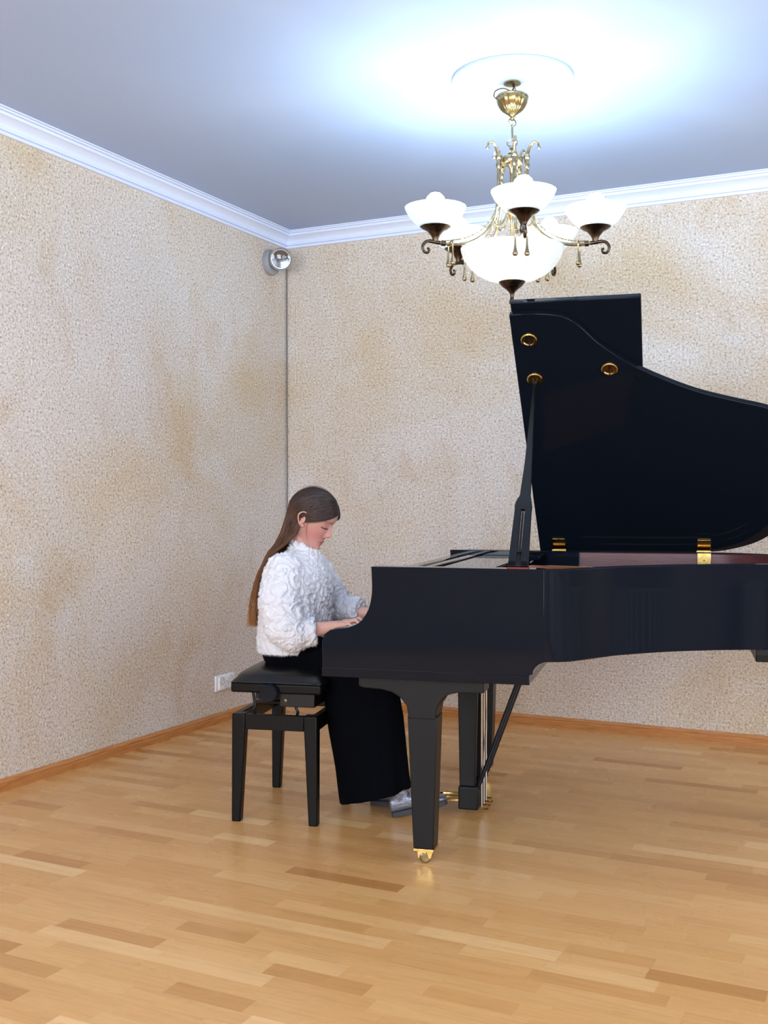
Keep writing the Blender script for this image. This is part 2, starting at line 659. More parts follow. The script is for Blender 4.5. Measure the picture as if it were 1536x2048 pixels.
# keys
KW = (FAR - 0.252) / 52
for k in range(52):
    b0 = 0.126 + k * KW
    me = MB().box(0.030, 0.180, b0 + 0.0004, b0 + KW - 0.0004, .722, .742)
    pp(me, 'white_key', M['ivory'], smooth=0, bevel=0.001, seg=1)
for k in range(51):
    if (k % 7) in (0, 2, 3, 5, 6):
        b0 = 0.126 + (k + 1) * KW
        pp(MB().hexa([(0.080, b0 - .0055, .742), (0.180, b0 - .0055, .742), (0.180, b0 + .0055, .742), (0.080, b0 + .0055, .742)],
                     [(0.086, b0 - .0045, .754), (0.180, b0 - .0045, .754), (0.180, b0 + .0045, .754), (0.086, b0 + .0045, .754)]), 'black_key', M['ebony'], smooth=0)
# fallboard with its lip
pp(MB().prism([(.182, .742), (.178, .76), (.196, .80), (.205, .99), (.222, 1.0), (.222, .742)], lambda p, q, h: (p, h, q), 0.078, FAR - 0.078), 'fallboard', M['black'], bevel=0.003)
pp(MB().box(0.163, 0.215, 0.076, FAR - 0.076, .982, 1.000), 'fallboard_lip', M['black'], bevel=0.006, seg=3)

# bentside rim
crv = [(.745, 0.0), (.775, .003), (.812, .014), (.845, .035), (.88, .075), (.919, .128), (.98, .210), (1.077, .299), (1.177, .372), (1.296, .434), (1.416, .480), (1.50, .505), (1.57, .538),
       (1.63, .600), (1.68, .72), (1.70, .88), (1.69, 1.02), (1.65, 1.15), (1.56, 1.285), (1.487, 1.345), (1.385, 1.385), (1.25, 1.402), (1.0, FAR), (.5, FAR), (.25, FAR)]
crv = [tuple(p) for p in spline([(a, b, 0) for a, b in crv], 140)]
crv = [(p[0], p[1]) for p in crv]


def inset(c, d):
    out = []
    for i in range(len(c)):
        a, b = np.array(c[max(i - 1, 0)]), np.array(c[min(i + 1, len(c) - 1)])
        t = (b - a) / np.linalg.norm(b - a)
        out.append((c[i][0] - t[1] * d, c[i][1] + t[0] * d))
    return out


def rim_strip(d0, d1, z0, z1, ch=0.004):
    o0, o1, c0, c1 = inset(crv, d0), inset(crv, d1), inset(crv, d0 + ch), inset(crv, d1 - ch)
    rings = []
    for i in range(len(crv)):
        rings.append([(*o0[i], z0 + ch), (*o0[i], z1 - ch), (*c0[i], z1), (*c1[i], z1), (*o1[i], z1 - ch), (*o1[i], z0 + ch), (*c1[i], z0), (*c0[i], z0)])
    return MB().loft(rings)


pp(rim_strip(0, 0.032, .724, TOP), 'rim', M['black'])
pp(rim_strip(0.0325, 0.062, .75, TOP - 0.004), 'inner_rim', M['mahogany'])
ins = inset(crv, 0.05)
pp(MB().prism([(.3, .06)] + ins + [(.3, FAR - .06)], lambda p, q, h: (p, q, h), .87, .885), 'soundboard', M['board'], smooth=0)
# cast plate: raised treble web towards the near side
plate = [(.60, .70), (.88, .62), (1.00, .60), (.945, .851), (.591, .965)]
pp(MB().prism(plate, lambda p, q, h: (p, q, h), .965, .985), 'plate', M['gold'], bevel=0.003)
mb = MB()
for k in range(26):
    b0 = .99 + k * 0.012
    mb.tube([(.62, b0, .965), (1.25 + .012 * k, min(b0 - .1 + .006 * k, 1.3), .945)], 0.0011, 4)
so = pp(mb, 'strings', M['bronze'])
so['kind'] = 'stuff'
pp(MB().box(.40, .60, .075, FAR - .075, .93, .962), 'pin_block', M['black'], smooth=0)
# music desk lying flat between its rails
pp(MB().box(.345, .545, .20, FAR - .20, 1.000, 1.010), 'music_desk', M['black'], bevel=0.003)
pp(MB().box(.300, .335, .078, FAR - .078, .985, 1.016), 'desk_shelf', M['black'], bevel=0.003)
for v0 in (.078, FAR - .17):
    pp(MB().box(.345, .60, v0, v0 + .092, .99, 1.012), 'desk_rail', M['black'], bevel=0.003)
pp(MB().box(.222, .300, .078, FAR - .078, .96, .985), 'front_rail', M['black'], bevel=0.003)
# black block with a white hook at the far rim
pp(MB().box(.52, .625, 1.33, 1.372, .955, 1.024), 'hinge_block', M['black'], bevel=0.003)
pp(MB().tube(spline([(.545, 1.325, .975), (.556, 1.322, .985), (.560, 1.322, 1.0), (.548, 1.322, 1.006), (.540, 1.322, .998)], 14), 0.004, 6), 'lid_hook', M['white'])

# lid
TH = R(43.6)
HV, HZ = 1.400, 1.034
E_ = Vector((0, -math.cos(TH), math.sin(TH)))      # up the lid
N_ = Vector((0, math.sin(TH), math.cos(TH)))        # outward (top face) normal


def LP(u_, w_, h_):
    return Vector((u_, HV, HZ)) + E_ * w_ + N_ * h_


upper = [(.731, 1.3085), (.784, 1.292), (.8355, 1.247), (.904, 1.160), (1.01, 1.064), (1.137, .981), (1.266, .914), (1.394, .867), (1.515, .826), (1.60, .775), (1.66, .68), (1.69, .52),
         (1.68, .34), (1.63, .19), (1.557, .096), (1.487, .042), (1.385, .002), (1.28, -.016)]
up = [(p[0], p[1]) for p in spline([(a, b, 0) for a, b in upper], 70)]
lid_poly = [(.58, -.016), (.58, 1.312), (.60, 1.3157), (.68, 1.3145)] + up
mb = MB().prism(lid_poly, lambda p, q, h: LP(p, q, h), 0.0, 0.024)
lid = pp(mb, 'lid', M['black'], bevel=0.003)
mb = MB().prism([(.584, .03), (.584, 1.346), (1.056, 1.346), (1.056, .03)], lambda p, q, h: LP(p, q, h), 0.030, 0.054)
pp(mb, 'lid_flap', M['black'], bevel=0.004, seg=3)
for k in range(3):
    w0 = .25 + .45 * k
    pp(MB().tube([LP(.581, w0, .027), LP(.581, w0 + .07, .027)], 0.006, 8), 'flap_hinge', M['brass'])
RotL = Matrix((Vector((1, 0, 0)), E_, -N_)).transposed()
for (u_, w_) in ((.643, 1.196), (.648, 1.004), (.934, 1.043)):
    c = pp(MB().lathe([(.0, .0), (.031, .0), (.031, .004), (.027, .007), (.022, .007), (.019, .003), (.0, .003)], 28, LP(u_, w_, 0), RotL), 'lid_cup', M['brass'])
    pp(MB().tube([LP(u_, w_ - .02, -.006), LP(u_, w_ + .02, -.006)], 0.003, 6), 'cup_groove', M['darkbronze'], c)
pp(MB().lathe([(0, 0), (.008, 0), (.007, .006), (0, .007)], 12, LP(1.04, 1.0, 0), RotL), 'lid_buffer', M['blackmetal'])
# lid hinges
for u_ in (.670, 1.297):
    h = pp(MB().hexa([LP(u_ - .028, .012, -.001), LP(u_ + .028, .012, -.001), LP(u_ + .028, .012, -.006), LP(u_ - .028, .012, -.006)],
                     [LP(u_ - .028, .075, -.001), LP(u_ + .028, .075, -.001), LP(u_ + .028, .075, -.006), LP(u_ - .028, .075, -.006)]), 'lid_hinge', M['brass'], bevel=0.001)
    pp(MB().tube([(u_ - .031, 1.372, 1.030), (u_ + .031, 1.372, 1.030)], 0.007, 12), 'hinge_knuckle', M['brass'], h)
    vi = 1.338 if u_ < 1 else 1.326
    pp(MB().box(u_ - .028, u_ + .028, vi, vi + .0045, .945, 1.026), 'hinge_plate', M['brass'], h, bevel=0.001)
    for du, dz in ((-.015, .965), (.015, .965), (0, .995)):
        pp(MB().lathe([(0, -.002), (.004, -.002), (.003, .001), (0, .0015)], 10, (u_ + du, vi - .001, dz), Matrix.Rotation(R(90), 3, 'X')), 'screw', M['darkbronze'], h)
# prop stick
cup = LP(.648, 1.004, -.004)
s0, s1 = Vector((.672, .045, 1.030)), cup
SD = (s1 - s0).normalized()
SN = SD.cross(Vector((1, 0, 0))).normalized()


def SP(x, t, d):
    return s0.lerp(s1, t) + Vector((1, 0, 0)) * x + SN * d


prof = [(0.0, -.034, .034), (.29, -.030, .030), (.31, -.028, .028), (.345, -.016, .022), (.50, -.010, .018), (.75, -.006, .010), (.93, -.0035, .0045), (.985, -.0035, .0035)]
slot0, slot1, sw = .025, .275, .006
mb = MB()
for i in range(2):      # two cheeks beside the slot
    sgn = -1 if i == 0 else 1
    xa, xb = (prof[0][1], -sw) if sgn < 0 else (sw, prof[0][2])
    ya, yb = (prof[1][1] + .001, -sw) if sgn < 0 else (sw, prof[1][2] - .001)
    mb.loft([[SP(xa, 0, -.008), SP(xb, 0, -.008), SP(xb, 0, .008), SP(xa, 0, .008)], [SP(ya, slot1, -.008), SP(yb, slot1, -.008), SP(yb, slot1, .008), SP(ya, slot1, .008)]])
rings = []
for t, xa, xb in [(slot1 - .0005, -.0295, .0295)] + prof[1:]:
    th = .008 if t < .34 else .006
    rings.append([SP(xa, t, -th), SP(xb, t, -th), SP(xb, t, th), SP(xa, t, th)])
mb.loft(rings)
mb.loft([[SP(-.034, 0, -.008), SP(.034, 0, -.008), SP(.034, 0, .008), SP(-.034, 0, .008)], [SP(-.034, slot0, -.008), SP(.034, slot0, -.008), SP(.034, slot0, .008), SP(-.034, slot0, .008)]])
st = pp(mb, 'lid_prop', M['satin'], bevel=0.002)
pp(MB().loft([[SP(-sw + .002, slot0 + .002, -.005), SP(sw - .002, slot0 + .002, -.005), SP(sw - .002, slot0 + .002, .005), SP(-sw + .002, slot0 + .002, .005)],
              [SP(-.003, slot1 - .012, -.005), SP(.003, slot1 - .012, -.005), SP(.003, slot1 - .012, .005), SP(-.003, slot1 - .012, .005)]]), 'short_prop', M['satin'], st)
pp(MB().lathe([(0, -.006), (.011, -.006), (.008, -.016), (0, -.02)][::-1], 14, cup, None), 'prop_tip', M['ebony'], st)
pp(MB().lathe([(0, -.011), (.008, -.011), (.008, .011), (0, .011)], 14, SP(0, .07, 0), Matrix((SD, Vector((1, 0, 0)), SN)).transposed()), 'pivot_bolt', M['blackmetal'], st)
pp(MB().box(.636, .708, .026, .066, TOP - .002, TOP + .003), 'prop_felt', M['felt'], smooth=0)

# underside beams
pp(MB().box(.70, 1.55, .66, .74, .76, .86), 'brace_beam', M['satin'], smooth=0)
pp(MB().box(.30, 1.62, .72, 1.30, .862, .87), 'bottom_panel', M['satin'], smooth=0)


# legs
def leg(bx, by, name='leg', lo=0.0, hi=1.0):
    """front leg whose near face sits at v=by; bx shifts u"""
    brk = [(.115, .646), (.115, .610), (.128, .604), (.200, .600), (.235, .592), (.262, .577), (.280, .556), (.287, .548), (.289, .553), (.294, .505), (.388, .505), (.396, .553), (.400, .556),
           (.412, .575), (.436, .594), (.470, .601), (.556, .603), (.556, .646)]
    brk = [(min(max(p, lo), hi), q) for p, q in brk if (p, q) != (.289, .553) and (lo <= p <= hi or q in (.646, .610, .603))]
    l = pp(MB().prism(brk, lambda p, q, h: (p + bx, h + by, q), 0, .105), name, M['satin'], bevel=0.003)
    d0, d1 = .0, .095
    pp(MB().loft([[(.290 + bx, by + .001, .513), (.393 + bx, by + .001, .513), (.393 + bx, by + .097, .513), (.290 + bx, by + .097, .513)],
                  [(.309 + bx, by + .008, .056), (.380 + bx, by + .008, .056), (.380 + bx, by + .085, .056), (.309 + bx, by + .085, .056)]]), 'leg_post', M['satin'], l, bevel=0.004, seg=3)
    cx_, cy_ = .345 + bx, by + .047
    cs = pp(MB().box(cx_ - .036, cx_ + .036, cy_ - .038, cy_ + .038, .047, .056), 'caster_plate', M['brass'], l, bevel=0.001)
    pp(MB().prism([(-.027, .047), (-.024, .020), (-.014, .016), (.004, .036), (.012, .047)], lambda p, q, h: (cx_ + p, cy_ + h, q), -.021, -.017).prism(
        [(-.027, .047), (-.024, .020), (-.014, .016), (.004, .036), (.012, .047)], lambda p, q, h: (cx_ + p, cy_ + h, q), .017, .021).prism(
        [(.005, .047), (.012, .022), (.022, .018), (.030, .047)], lambda p, q, h: (cx_ + p, cy_ + h, q), -.021, .021), 'caster_fork', M['brass'], l, bevel=0.001)
    pp(MB().lathe([(0, -.017), (.015, -.017), (.0215, -.012), (.0225, 0), (.0215, .012), (.015, .017), (0, .017)], 28, (cx_ - .002, cy_ - .004, .0225), Matrix.Rotation(R(20), 3, 'Z') @ Matrix.Rotation(R(90), 3, 'X')), 'caster_wheel', M['bronze'], l)
    return l


leg(0, .055)
leg(0, FAR - .16)
leg(1.295, .86, lo=.278, hi=.405)
pp(MB().box(1.47, 1.665, .74, 1.08, .646, .75), 'leg_mount', M['satin'], bevel=0.004)
pp(MB().box(1.455, 1.60, .505, .62, .700, .75), 'beam_end', M['satin'], bevel=0.003)

# pedal lyre
ly = pp(MB().box(.345, .425, .672, .862, .025, .118), 'pedal_lyre', M['satin'], bevel=0.006, seg=3)
for v0 in (.676, .828):
    pp(MB().loft([[(.350, v0, .118), (.412, v0, .118), (.412, v0 + .03, .118), (.350, v0 + .03, .118)],
                  [(.340, v0, .646), (.425, v0, .646), (.425, v0 + .03, .646), (.340, v0 + .03, .646)]]), 'lyre_post', M['satin'], ly, bevel=0.004)
pp(MB().box(.33, .435, .66, .875, .625, .647), 'lyre_top', M['satin'], ly, bevel=0.004)
for k in range(3):
    v0 = .715 + .052 * k
    pp(MB().tube([(.432, v0, .03), (.432, v0, .66)], .0045, 8), 'pedal_rod', M['steel'], ly)
    pp(MB().tube([(.425, v0, .040), (.455, v0, .038), (.462, v0, .03), (.455, v0, .022), (.44, v0, .022)], .004, 6), 'rod_hook', M['brass'], ly)
    ring = []
    for x, wd, z, th in ((.348, .006, .052, .005), (.315, .006, .050, .005), (.290, .008, .049, .005), (.270, .014, .050, .0055), (.250, .015, .049, .005), (.240, .009, .046, .004)):
        ring.append([(x, v0 - wd, z - th), (x, v0 + wd, z - th), (x, v0 + wd * .8, z + th), (x, v0 - wd * .8, z + th)])
    pp(MB().loft(ring), 'pedal', M['brass'], ly, bevel=0.002)
for v0 in (.70, .84):
    pp(MB().tube([(.408, v0, .075), (.600, v0 + .01, .60)], .0085, 10), 'lyre_brace', M['black'], ly)

# ------------------------------------------------------------------ bench
BC = W(-.335, .645, 0)
bench = thing('piano_bench', 'black adjustable bench with a padded leather seat at the keyboard', 'bench', BC, PHI + R(3.0))


def bb(mb, name, m, parent=None, smooth=35, bevel=0.0, seg=2):
    return build(mb, name, m, parent or bench, (0, 0, 0), smooth, bevel, seg)


for sx in (-1, 1):
    for sy in (-1, 1):
        x0, x1 = .172 * sx, .117 * sx
        y0, y1 = .272 * sy, .222 * sy
        xb0, xb1 = .174 * sx, .138 * sx
        yb0, yb1 = .272 * sy, .236 * sy
        bb(MB().hexa([(xb0, yb0, 0), (xb1, yb0, 0), (xb1, yb1, 0), (xb0, yb1, 0)], [(x0, y0, .423), (x1, y0, .423), (x1, y1, .423), (x0, y1, .423)]), 'leg', M['benchwood'], bevel=0.005, seg=3)
for sy in (-1, 1):
    y0, y1 = sorted((.270 * sy, .245 * sy))
    bb(MB().box(-.118, .118, y0, y1, .363, .422), 'apron_rail', M['benchwood'], bevel=0.002)
for sx in (-1, 1):
    x0, x1 = sorted((.170 * sx, .145 * sx))
    bb(MB().box(x0, x1, -.223, .223, .363, .422), 'apron_rail', M['benchwood'], bevel=0.002)
bb(MB().box(-.175, .19, -.278, .278, .507, .546), 'seat_frame', M['benchwood'], bevel=0.008, seg=3)
# cushion: pillowy top
nx, ny = 24, 34
vs, fs = [], []
for j in range(ny + 1):
    for i in range(nx + 1):
        p, q = i / nx * 2 - 1, j / ny * 2 - 1
        e = (1 - abs(p) ** 2.6) * (1 - abs(q) ** 3.2)
        vs.append((.0075 + p * .183, q * .279, .546 + .010 * min(1, 8 * e) + .052 * max(e, 0) ** .55))
for j in range(ny):
    for i in range(nx):
        k = j * (nx + 1) + i
        fs.append((k, k + 1, k + nx + 2, k + nx + 1))
mb = MB().add(vs, fs)
mb.box(-.174, .189, -.277, .277, .5455, .5475)
cu = bb(mb, 'cushion', M['leather'], smooth=60)
pip = []
for k in range(60):
    a = 2 * math.pi * k / 60
    c_, s_ = math.cos(a), math.sin(a)
    pip.append((.0075 + .183 * math.copysign(abs(c_) ** .18, c_), .279 * math.copysign(abs(s_) ** .18, s_), .549))
bb(MB().tube(pip, .004, 6, closed=True), 'piping', M['leather'], cu)
# lift mechanism
bb(MB().box(.02, .16, -.262, .262, .455, .507), 'lift_frame', M['blackmetal'], bevel=0.003)
bb(MB().box(-.10, .03, -.20, .20, .470, .507), 'lift_plate', M['blackmetal'], bevel=0.003)
for sy in (-1, 1):
    for sx in (-1, 1):
        pts = [(.092 * sx, .25 * sy, .507), (.086 * sx, .25 * sy, .470), (.082 * sx, .25 * sy, .452), (.090 * sx, .25 * sy, .435), (.085 * sx, .245 * sy, .420)]
        bb(MB().tube(spline(pts, 12), .006, 8), 'scissor_arm', M['blackmetal'])
    bb(MB().tube([(-.086, .25 * sy, .472), (.10, .25 * sy, .468)], .006, 8), 'cross_rod', M['blackmetal'])
kn = bb(MB().lathe([(0, -.022), (.030, -.022), (.035, -.018), (.036, -.004), (.033, 0), (0, 0)], 36, (-.012, -.281, .512), Matrix.Rotation(R(-90), 3, 'X')), 'height_knob', M['black'])
bb(MB().tube([(-.012, -.285, .512), (-.012, -.20, .495)], .008, 10), 'knob_shaft', M['blackmetal'], kn)
bb(MB().lathe([(0, 0), (.008, 0), (.008, .006), (0, .008)], 14, (.045, -.262, .478), Matrix.Rotation(R(90), 3, 'X')), 'bolt', M['darkbronze'])


# ------------------------------------------------------------------ the girl
GB = (-.30, .64, 0.0)
HC = Vector((-.258, .64, 1.172))
HT = R(25)
HM = Matrix.Rotation(HT, 3, 'Y')


def HW(p):
    return HM @ Vector(p) + HC


def lerp_tab(tab, z):
    zs = [t[0] for t in tab]
    return [float(np.interp(z, zs, [t[k] for t in tab])) for k in range(1, len(tab[0]))]


# z : front x, back x, half width
HEAD = [(-.112, .050, -.005, .016), (-.106, .068, -.018, .026), (-.096, .077, -.035, .035), (-.080, .0775, -.05, .044), (-.062, .078, -.06, .052), (-.045, .079, -.068, .057), (-.025, .081, -.080, .062),
        (.0, .083, -.090, .066), (.020, .088, -.095, .069), (.040, .094, -.097, .071), (.060, .095, -.095, .071), (.080, .089, -.087, .066), (.098, .077, -.073, .056), (.112, .058, -.052, .042), (.121, .034, -.028, .026),
        (.1245, .012, -.008, .010)]


def gs(x, s):
    return math.exp(-(x / s) ** 2)


def head_mesh(mb):
    nz, na = 110, 120
    rings = []
    z0, z1 = HEAD[0][0], HEAD[-1][0]
    for i in range(nz + 1):
        t = i / nz
        z = z0 + (z1 - z0) * (0.5 - 0.5 * math.cos(math.pi * t))
        zz = [np.interp(z + d, [h[0] for h in HEAD], range(len(HEAD))) for d in (0,)]
        f = b = wd = 0
        for d, wt in ((-.008, .25), (0, .5), (.008, .25)):
            q = lerp_tab(HEAD, min(max(z + d, z0), z1))
            f += q[0] * wt; b += q[1] * wt; wd += q[2] * wt
        ring = []
        for k in range(na):
            a = 2 * math.pi * k / na
            c, s = math.cos(a), math.sin(a)
            e = .86
            cx = -.012
            x = cx + (f - cx) * abs(c) ** e if c > 0 else cx - (cx - b) * abs(c) ** e
            y = wd * math.copysign(abs(s) ** .9, s)
            if c > 0:
                m = min(1, c * 2)
                # nose
                br = np.interp(z, [-.046, -.040, -.034, -.026, -.016, .0, .014, .026], [0, .004, .016, .0235, .0195, .0125, .0055, 0])
                wdn = np.interp(z, [-.045, -.03, -.015, .012], [.0115, .0125, .0095, .0075])
                x += br * gs(y, wdn)
                x += .007 * gs(z + .034, .008) * (gs(y - .013, .006) + gs(y + .013, .006)) * m   # wings
                # eye sockets, lids, brow
                for sg in (-1, 1):
                    x -= .0085 * gs(y - sg * .028, .015) * gs(z - .012, .012) * m
                    x += .0062 * gs(y - sg * .031, .011) * gs(z - .006, .0075) * m
                    x += .0022 * gs(y - sg * .030, .02) * gs(z - .030, .006) * m
                    x += .004 * gs(y - sg * .036, .018) * gs(z + .030, .020) * m      # cheek
                # lips and chin
                x += .0052 * gs(y, .019) * gs(z + .0575, .0050) * m
                x += .0050 * gs(y, .016) * gs(z + .0695, .0050) * m
                x -= .0042 * gs(y, .022) * gs(z + .0635, .0022) * m
                x -= .0022 * gs(y, .02) * gs(z + .079, .006) * m
                x += .003 * gs(y, .016) * gs(z + .095, .010) * m
                x -= .0018 * gs(y, .004) * gs(z + .047, .005) * m
            ring.append(HW((x, y, z)))
        rings.append(ring)
    mb.loft(rings)


def ear_mesh(mb, sg):
    pts = [(.010, .063, -.022), (.004, .068, -.028), (-.006, .071, -.022), (-.015, .076, -.004), (-.019, .079, .012), (-.014, .079, .025), (-.003, .077, .031), (.008, .073, .027), (.012, .069, .016), (.008, .066, .006)]
    pts = spline(pts, 26)
    P = [HW((p[0] - .010, sg * (p[1] + .008 + (.014 * max(0, -p[0]) / .019)), p[2] + .002)) for p in pts]
    mb.tube(P, [.0052] * 3 + [.0038] * 20 + [.003] * 3, 8)
    for p in P[::2]:
        mb.ell(p, (.0036,) * 3, nu=8, nv=6)
    inner = spline([(-.002, .066, -.020), (-.008, .070, -.004), (-.009, .072, .012), (-.002, .071, .022)], 10)
    mb.limb([HW((p[0] - .010, sg * (p[1] + .009), p[2] + .002)) for p in inner], [.0032] * 10, 8)
    c = HW((-.014, sg * .078, .004))
    mb.ell(c, (.017, .006, .026), HM @ Matrix.Rotation(sg * R(24), 3, 'Z'), nu=16, nv=10)
    mb.ell(HW((-.005, sg * .071, -.022)), (.007, .005, .009), HM, nu=10, nv=8)


bodymb = MB()
head_mesh(bodymb)
ear_mesh(bodymb, -1)
ear_mesh(bodymb, 1)
# neck and torso
bodymb.limb([HW((-.030, 0, -.045)), (-.300, .64, 1.075), (-.312, .64, 1.02)], [.050, .046, .052])
bodymb.limb([(-.31, .64, 1.0), (-.315, .64, .93), (-.33, .64, .82), (-.35, .64, .70), (-.36, .64, .66)], [.07, .092, .095, .095, .09])
bodymb.limb([(-.315, .525, .965), (-.315, .64, .985), (-.315, .755, .965)], [.04, .055, .04])


def arm_limb(sh, el, wr, kn):
    bodymb.limb([sh, Vector(sh).lerp(Vector(el), .5), el], [.043, .038, .032])
    e, w_ = Vector(el), Vector(wr)
    bodymb.limb([e, e.lerp(w_, .25), e.lerp(w_, .55), e.lerp(w_, .8), w_], [.032, .0335, .029, .0235, .0205])


def hand(d, sg, base):
    """sg=+1: right hand with thumb towards +v; d: shift"""
    def P(a, b, z):
        return Vector((base[0] + a, base[1] + sg * b, base[2] + z))
    wr = P(0, 0, 0)
    # palm
    mcp = [(.036, -.030, .008), (.048, -.0115, .016), (.054, .009, .019), (.052, .029, .017)]
    for k, m_ in enumerate(mcp):
        bodymb.limb([P(.004, -.010 + .007 * k, .001), P(m_[0] * .55, m_[1] * .7, m_[2] * .7 + .001), P(*m_)], [.0165, .0125, .0098], 12)
    pip = [(.056, -.037, .015), (.076, -.015, .027), (.086, .009, .030), (.080, .033, .027)]
    dip = [(.071, -.040, .002), (.096, -.0165, .010), (.107, .0095, .012), (.099, .0355, .009)]
    tip = [(.083, -.039, -.011), (.107, -.0165, -.012), (.118, .0095, -.012), (.108, .036, -.012)]
    for k in range(4):
        bodymb.limb([P(*mcp[k]), P(*pip[k]), P(*dip[k]), P(*tip[k])], [.0090, .0080, .0070, .0058] if k else [.0080, .0070, .0062, .0052], 12)
    bodymb.limb([P(.008, .016, -.004), P(.030, .036, -.006), P(.054, .046, -.008), P(.074, .049, -.012)], [.0135, .0105, .0085, .0065], 12)


RW, LW = (-.098, .490, .763), (-.010, .800, .775)
arm_limb((-.315, .50, .955), (-.268, .425, .735), RW, None)
hand(None, 1, RW)
arm_limb((-.310, .78, .955), (-.240, .865, .790), LW, None)
hand(None, -1, LW)
# pelvis and legs
bodymb.limb([(-.34, .57, .645), (-.36, .64, .66), (-.34, .71, .645)], [.075, .09, .075])
bodymb.limb([(-.34, .58, .645), (-.10, .565, .60), (.05, .56, .555)], [.070, .060, .046])
bodymb.limb([(.05, .56, .555), (.08, .57, .40), (.125, .595, .13)], [.046, .045, .032])
bodymb.limb([(-.34, .70, .645), (-.10, .72, .60), (.03, .735, .555)], [.070, .060, .046])
bodymb.limb([(.03, .735, .555), (.01, .745, .40), (.015, .75, .13)], [.046, .045, .032])
me = voxel(bodymb, .0026, 2, .5)
nv = len(me.vertices)
co = np.empty(nv * 3, np.float32)
me.vertices.foreach_get('co', co)
co = co.reshape(-1, 3)
hm = np.array(HM)
hl = (co - np.array(HC)) @ hm            # head-local coordinates
X, Y, Z = hl.T


def g2(y, sy, z, sz):
    return np.exp(-(y / sy) ** 2 - (z / sz) ** 2)


skin = np.array(s2l((214, 164, 148)))
col = np.tile(skin, (nv, 1))
headm = (Z > -.125) & (co[:, 2] > 1.03)


def blend(mask, c):
    global col
    mk = np.clip(mask, 0, 1)[:, None]
    col = col * (1 - mk) + np.array(s2l(c)) * mk


face = headm & (X > 0)
blend(np.where(headm, .75, 0), (188, 134, 122))
blend(np.where(face, .65 * (g2(Y - .043, .026, Z + .035, .03) + g2(Y + .043, .026, Z + .035, .03)), 0), (180, 104, 100))
blend(np.where(face & (np.abs(Y) < .024), 1.0 * (Z > -.0745) * (Z < -.0545) * (1 - np.abs(Y) / .026), 0), (178, 88, 88))
blend(np.where(face, .9 * g2(Y, .020, Z + .0635, .0018), 0), (96, 44, 46))
for sg in (-1, 1):
    ay = np.abs(Y * sg - .031)
    brow = np.exp(-((Z - .0305 + 9 * (Y * sg - .031) ** 2) / .0032) ** 2) * (ay < .019)
    blend(np.where(face & (Y * sg > 0), .65 * brow, 0), (98, 66, 58))
    lash = np.exp(-((Z + .0005 - 8 * (Y * sg - .031) ** 2) / .0024) ** 2) * (ay < .0165)
    blend(np.where(face & (Y * sg > 0), .95 * lash, 0), (40, 24, 24))
    lid = g2(Y - sg * .031, .014, Z - .008, .007)
    blend(np.where(face, .35 * lid, 0), (160, 92, 88))
nose_t = g2(Y, .012, Z + .028, .01) * (X > .09)
blend(np.where(face, .3 * nose_t, 0), (214, 130, 118))
at = me.color_attributes.new('tint', 'FLOAT_COLOR', 'POINT')
at.data.foreach_set('color', np.concatenate([col, np.ones((nv, 1))], 1).astype(np.float32).ravel())
me.transform(Matrix.Translation(-Vector(GB)))
ms = mat('skin', skin, 0.48, Subsurface_Weight=0.12, Subsurface_Scale=0.01)
N = NT(ms)
N.l(N.attr('tint').outputs['Color'], N.b.inputs['Base Color'])
N.b.inputs['Subsurface Radius'].default_value = (1, .35, .2)
person = link('person', me, ms)
person.location = W(*GB)
person.rotation_euler = (0, 0, PHI)
tag(person, 'seated person in white fluffy jacket and black trousers playing the piano', 'person')

# --- trousers
tb = MB()


def ering(c, ra, rb, tilt=0.0, n=40, ph=0.0, amp=0.0):
    out = []
    for k in range(n):
        a = 2 * math.pi * k / n
        r = 1 + amp * math.sin(5 * a + ph)
        x = ra * r * math.cos(a)
        out.append(Vector((c[0] + x, c[1] + rb * r * math.sin(a), c[2] + tilt * x)))
    return out


tb.limb([(-.345, .555, .648), (-.36, .64, .655), (-.345, .725, .648)], [.092, .10, .092])
tb.limb([(-.34, .565, .645), (-.16, .555, .618), (.02, .555, .585)], [.092, .082, .074])
tb.limb([(-.34, .715, .645), (-.16, .73, .618), (.0, .745, .585)], [.092, .082, .074])
tb.loft([ering((-.045, .555, .575), .125, .078, -.02), ering((-.030, .555, .50), .150, .082, 0, amp=.01), ering((-.010, .562, .36), .150, .088, .08, amp=.025),
         ering((.010, .572, .20), .146, .098, .16, amp=.04, ph=.4), ering((.026, .580, .082), .143, .108, .26, amp=.05, ph=.8)])
tb.loft([ering((-.05, .745, .575), .115, .075, -.02), ering((-.05, .745, .50), .130, .080, 0, amp=.01), ering((-.03, .748, .36), .130, .085, .05, amp=.025),
         ering((-.02, .75, .20), .130, .095, .08, amp=.04, ph=.9), ering((-.012, .755, .09), .130, .102, .12, amp=.05, ph=.3)])
me = voxel(tb, .006, 4, .5)
nvx = len(me.vertices)
co = np.empty(nvx * 3, np.float32)
me.vertices.foreach_get('co', co)
co = co.reshape(-1, 3)
nr = np.empty(nvx * 3, np.float32)
me.vertices.foreach_get('normal', nr)
nr = nr.reshape(-1, 3)
for i in range(nvx):
    p = co[i]
    d = noise.noise(Vector((p[0] * 22, p[1] * 22, p[2] * 4))) * .006
    co[i] += nr[i] * d
co[:, 2] = np.maximum(co[:, 2], .012)
me.vertices.foreach_set('co', co.ravel())
me.transform(Matrix.Translation(-Vector(GB)))
mt = mat('black_trouser_cloth', (0.0016, 0.0019, 0.0034), 0.9, Specular_IOR_Level=0.05)
link('trousers', me, mt, person)

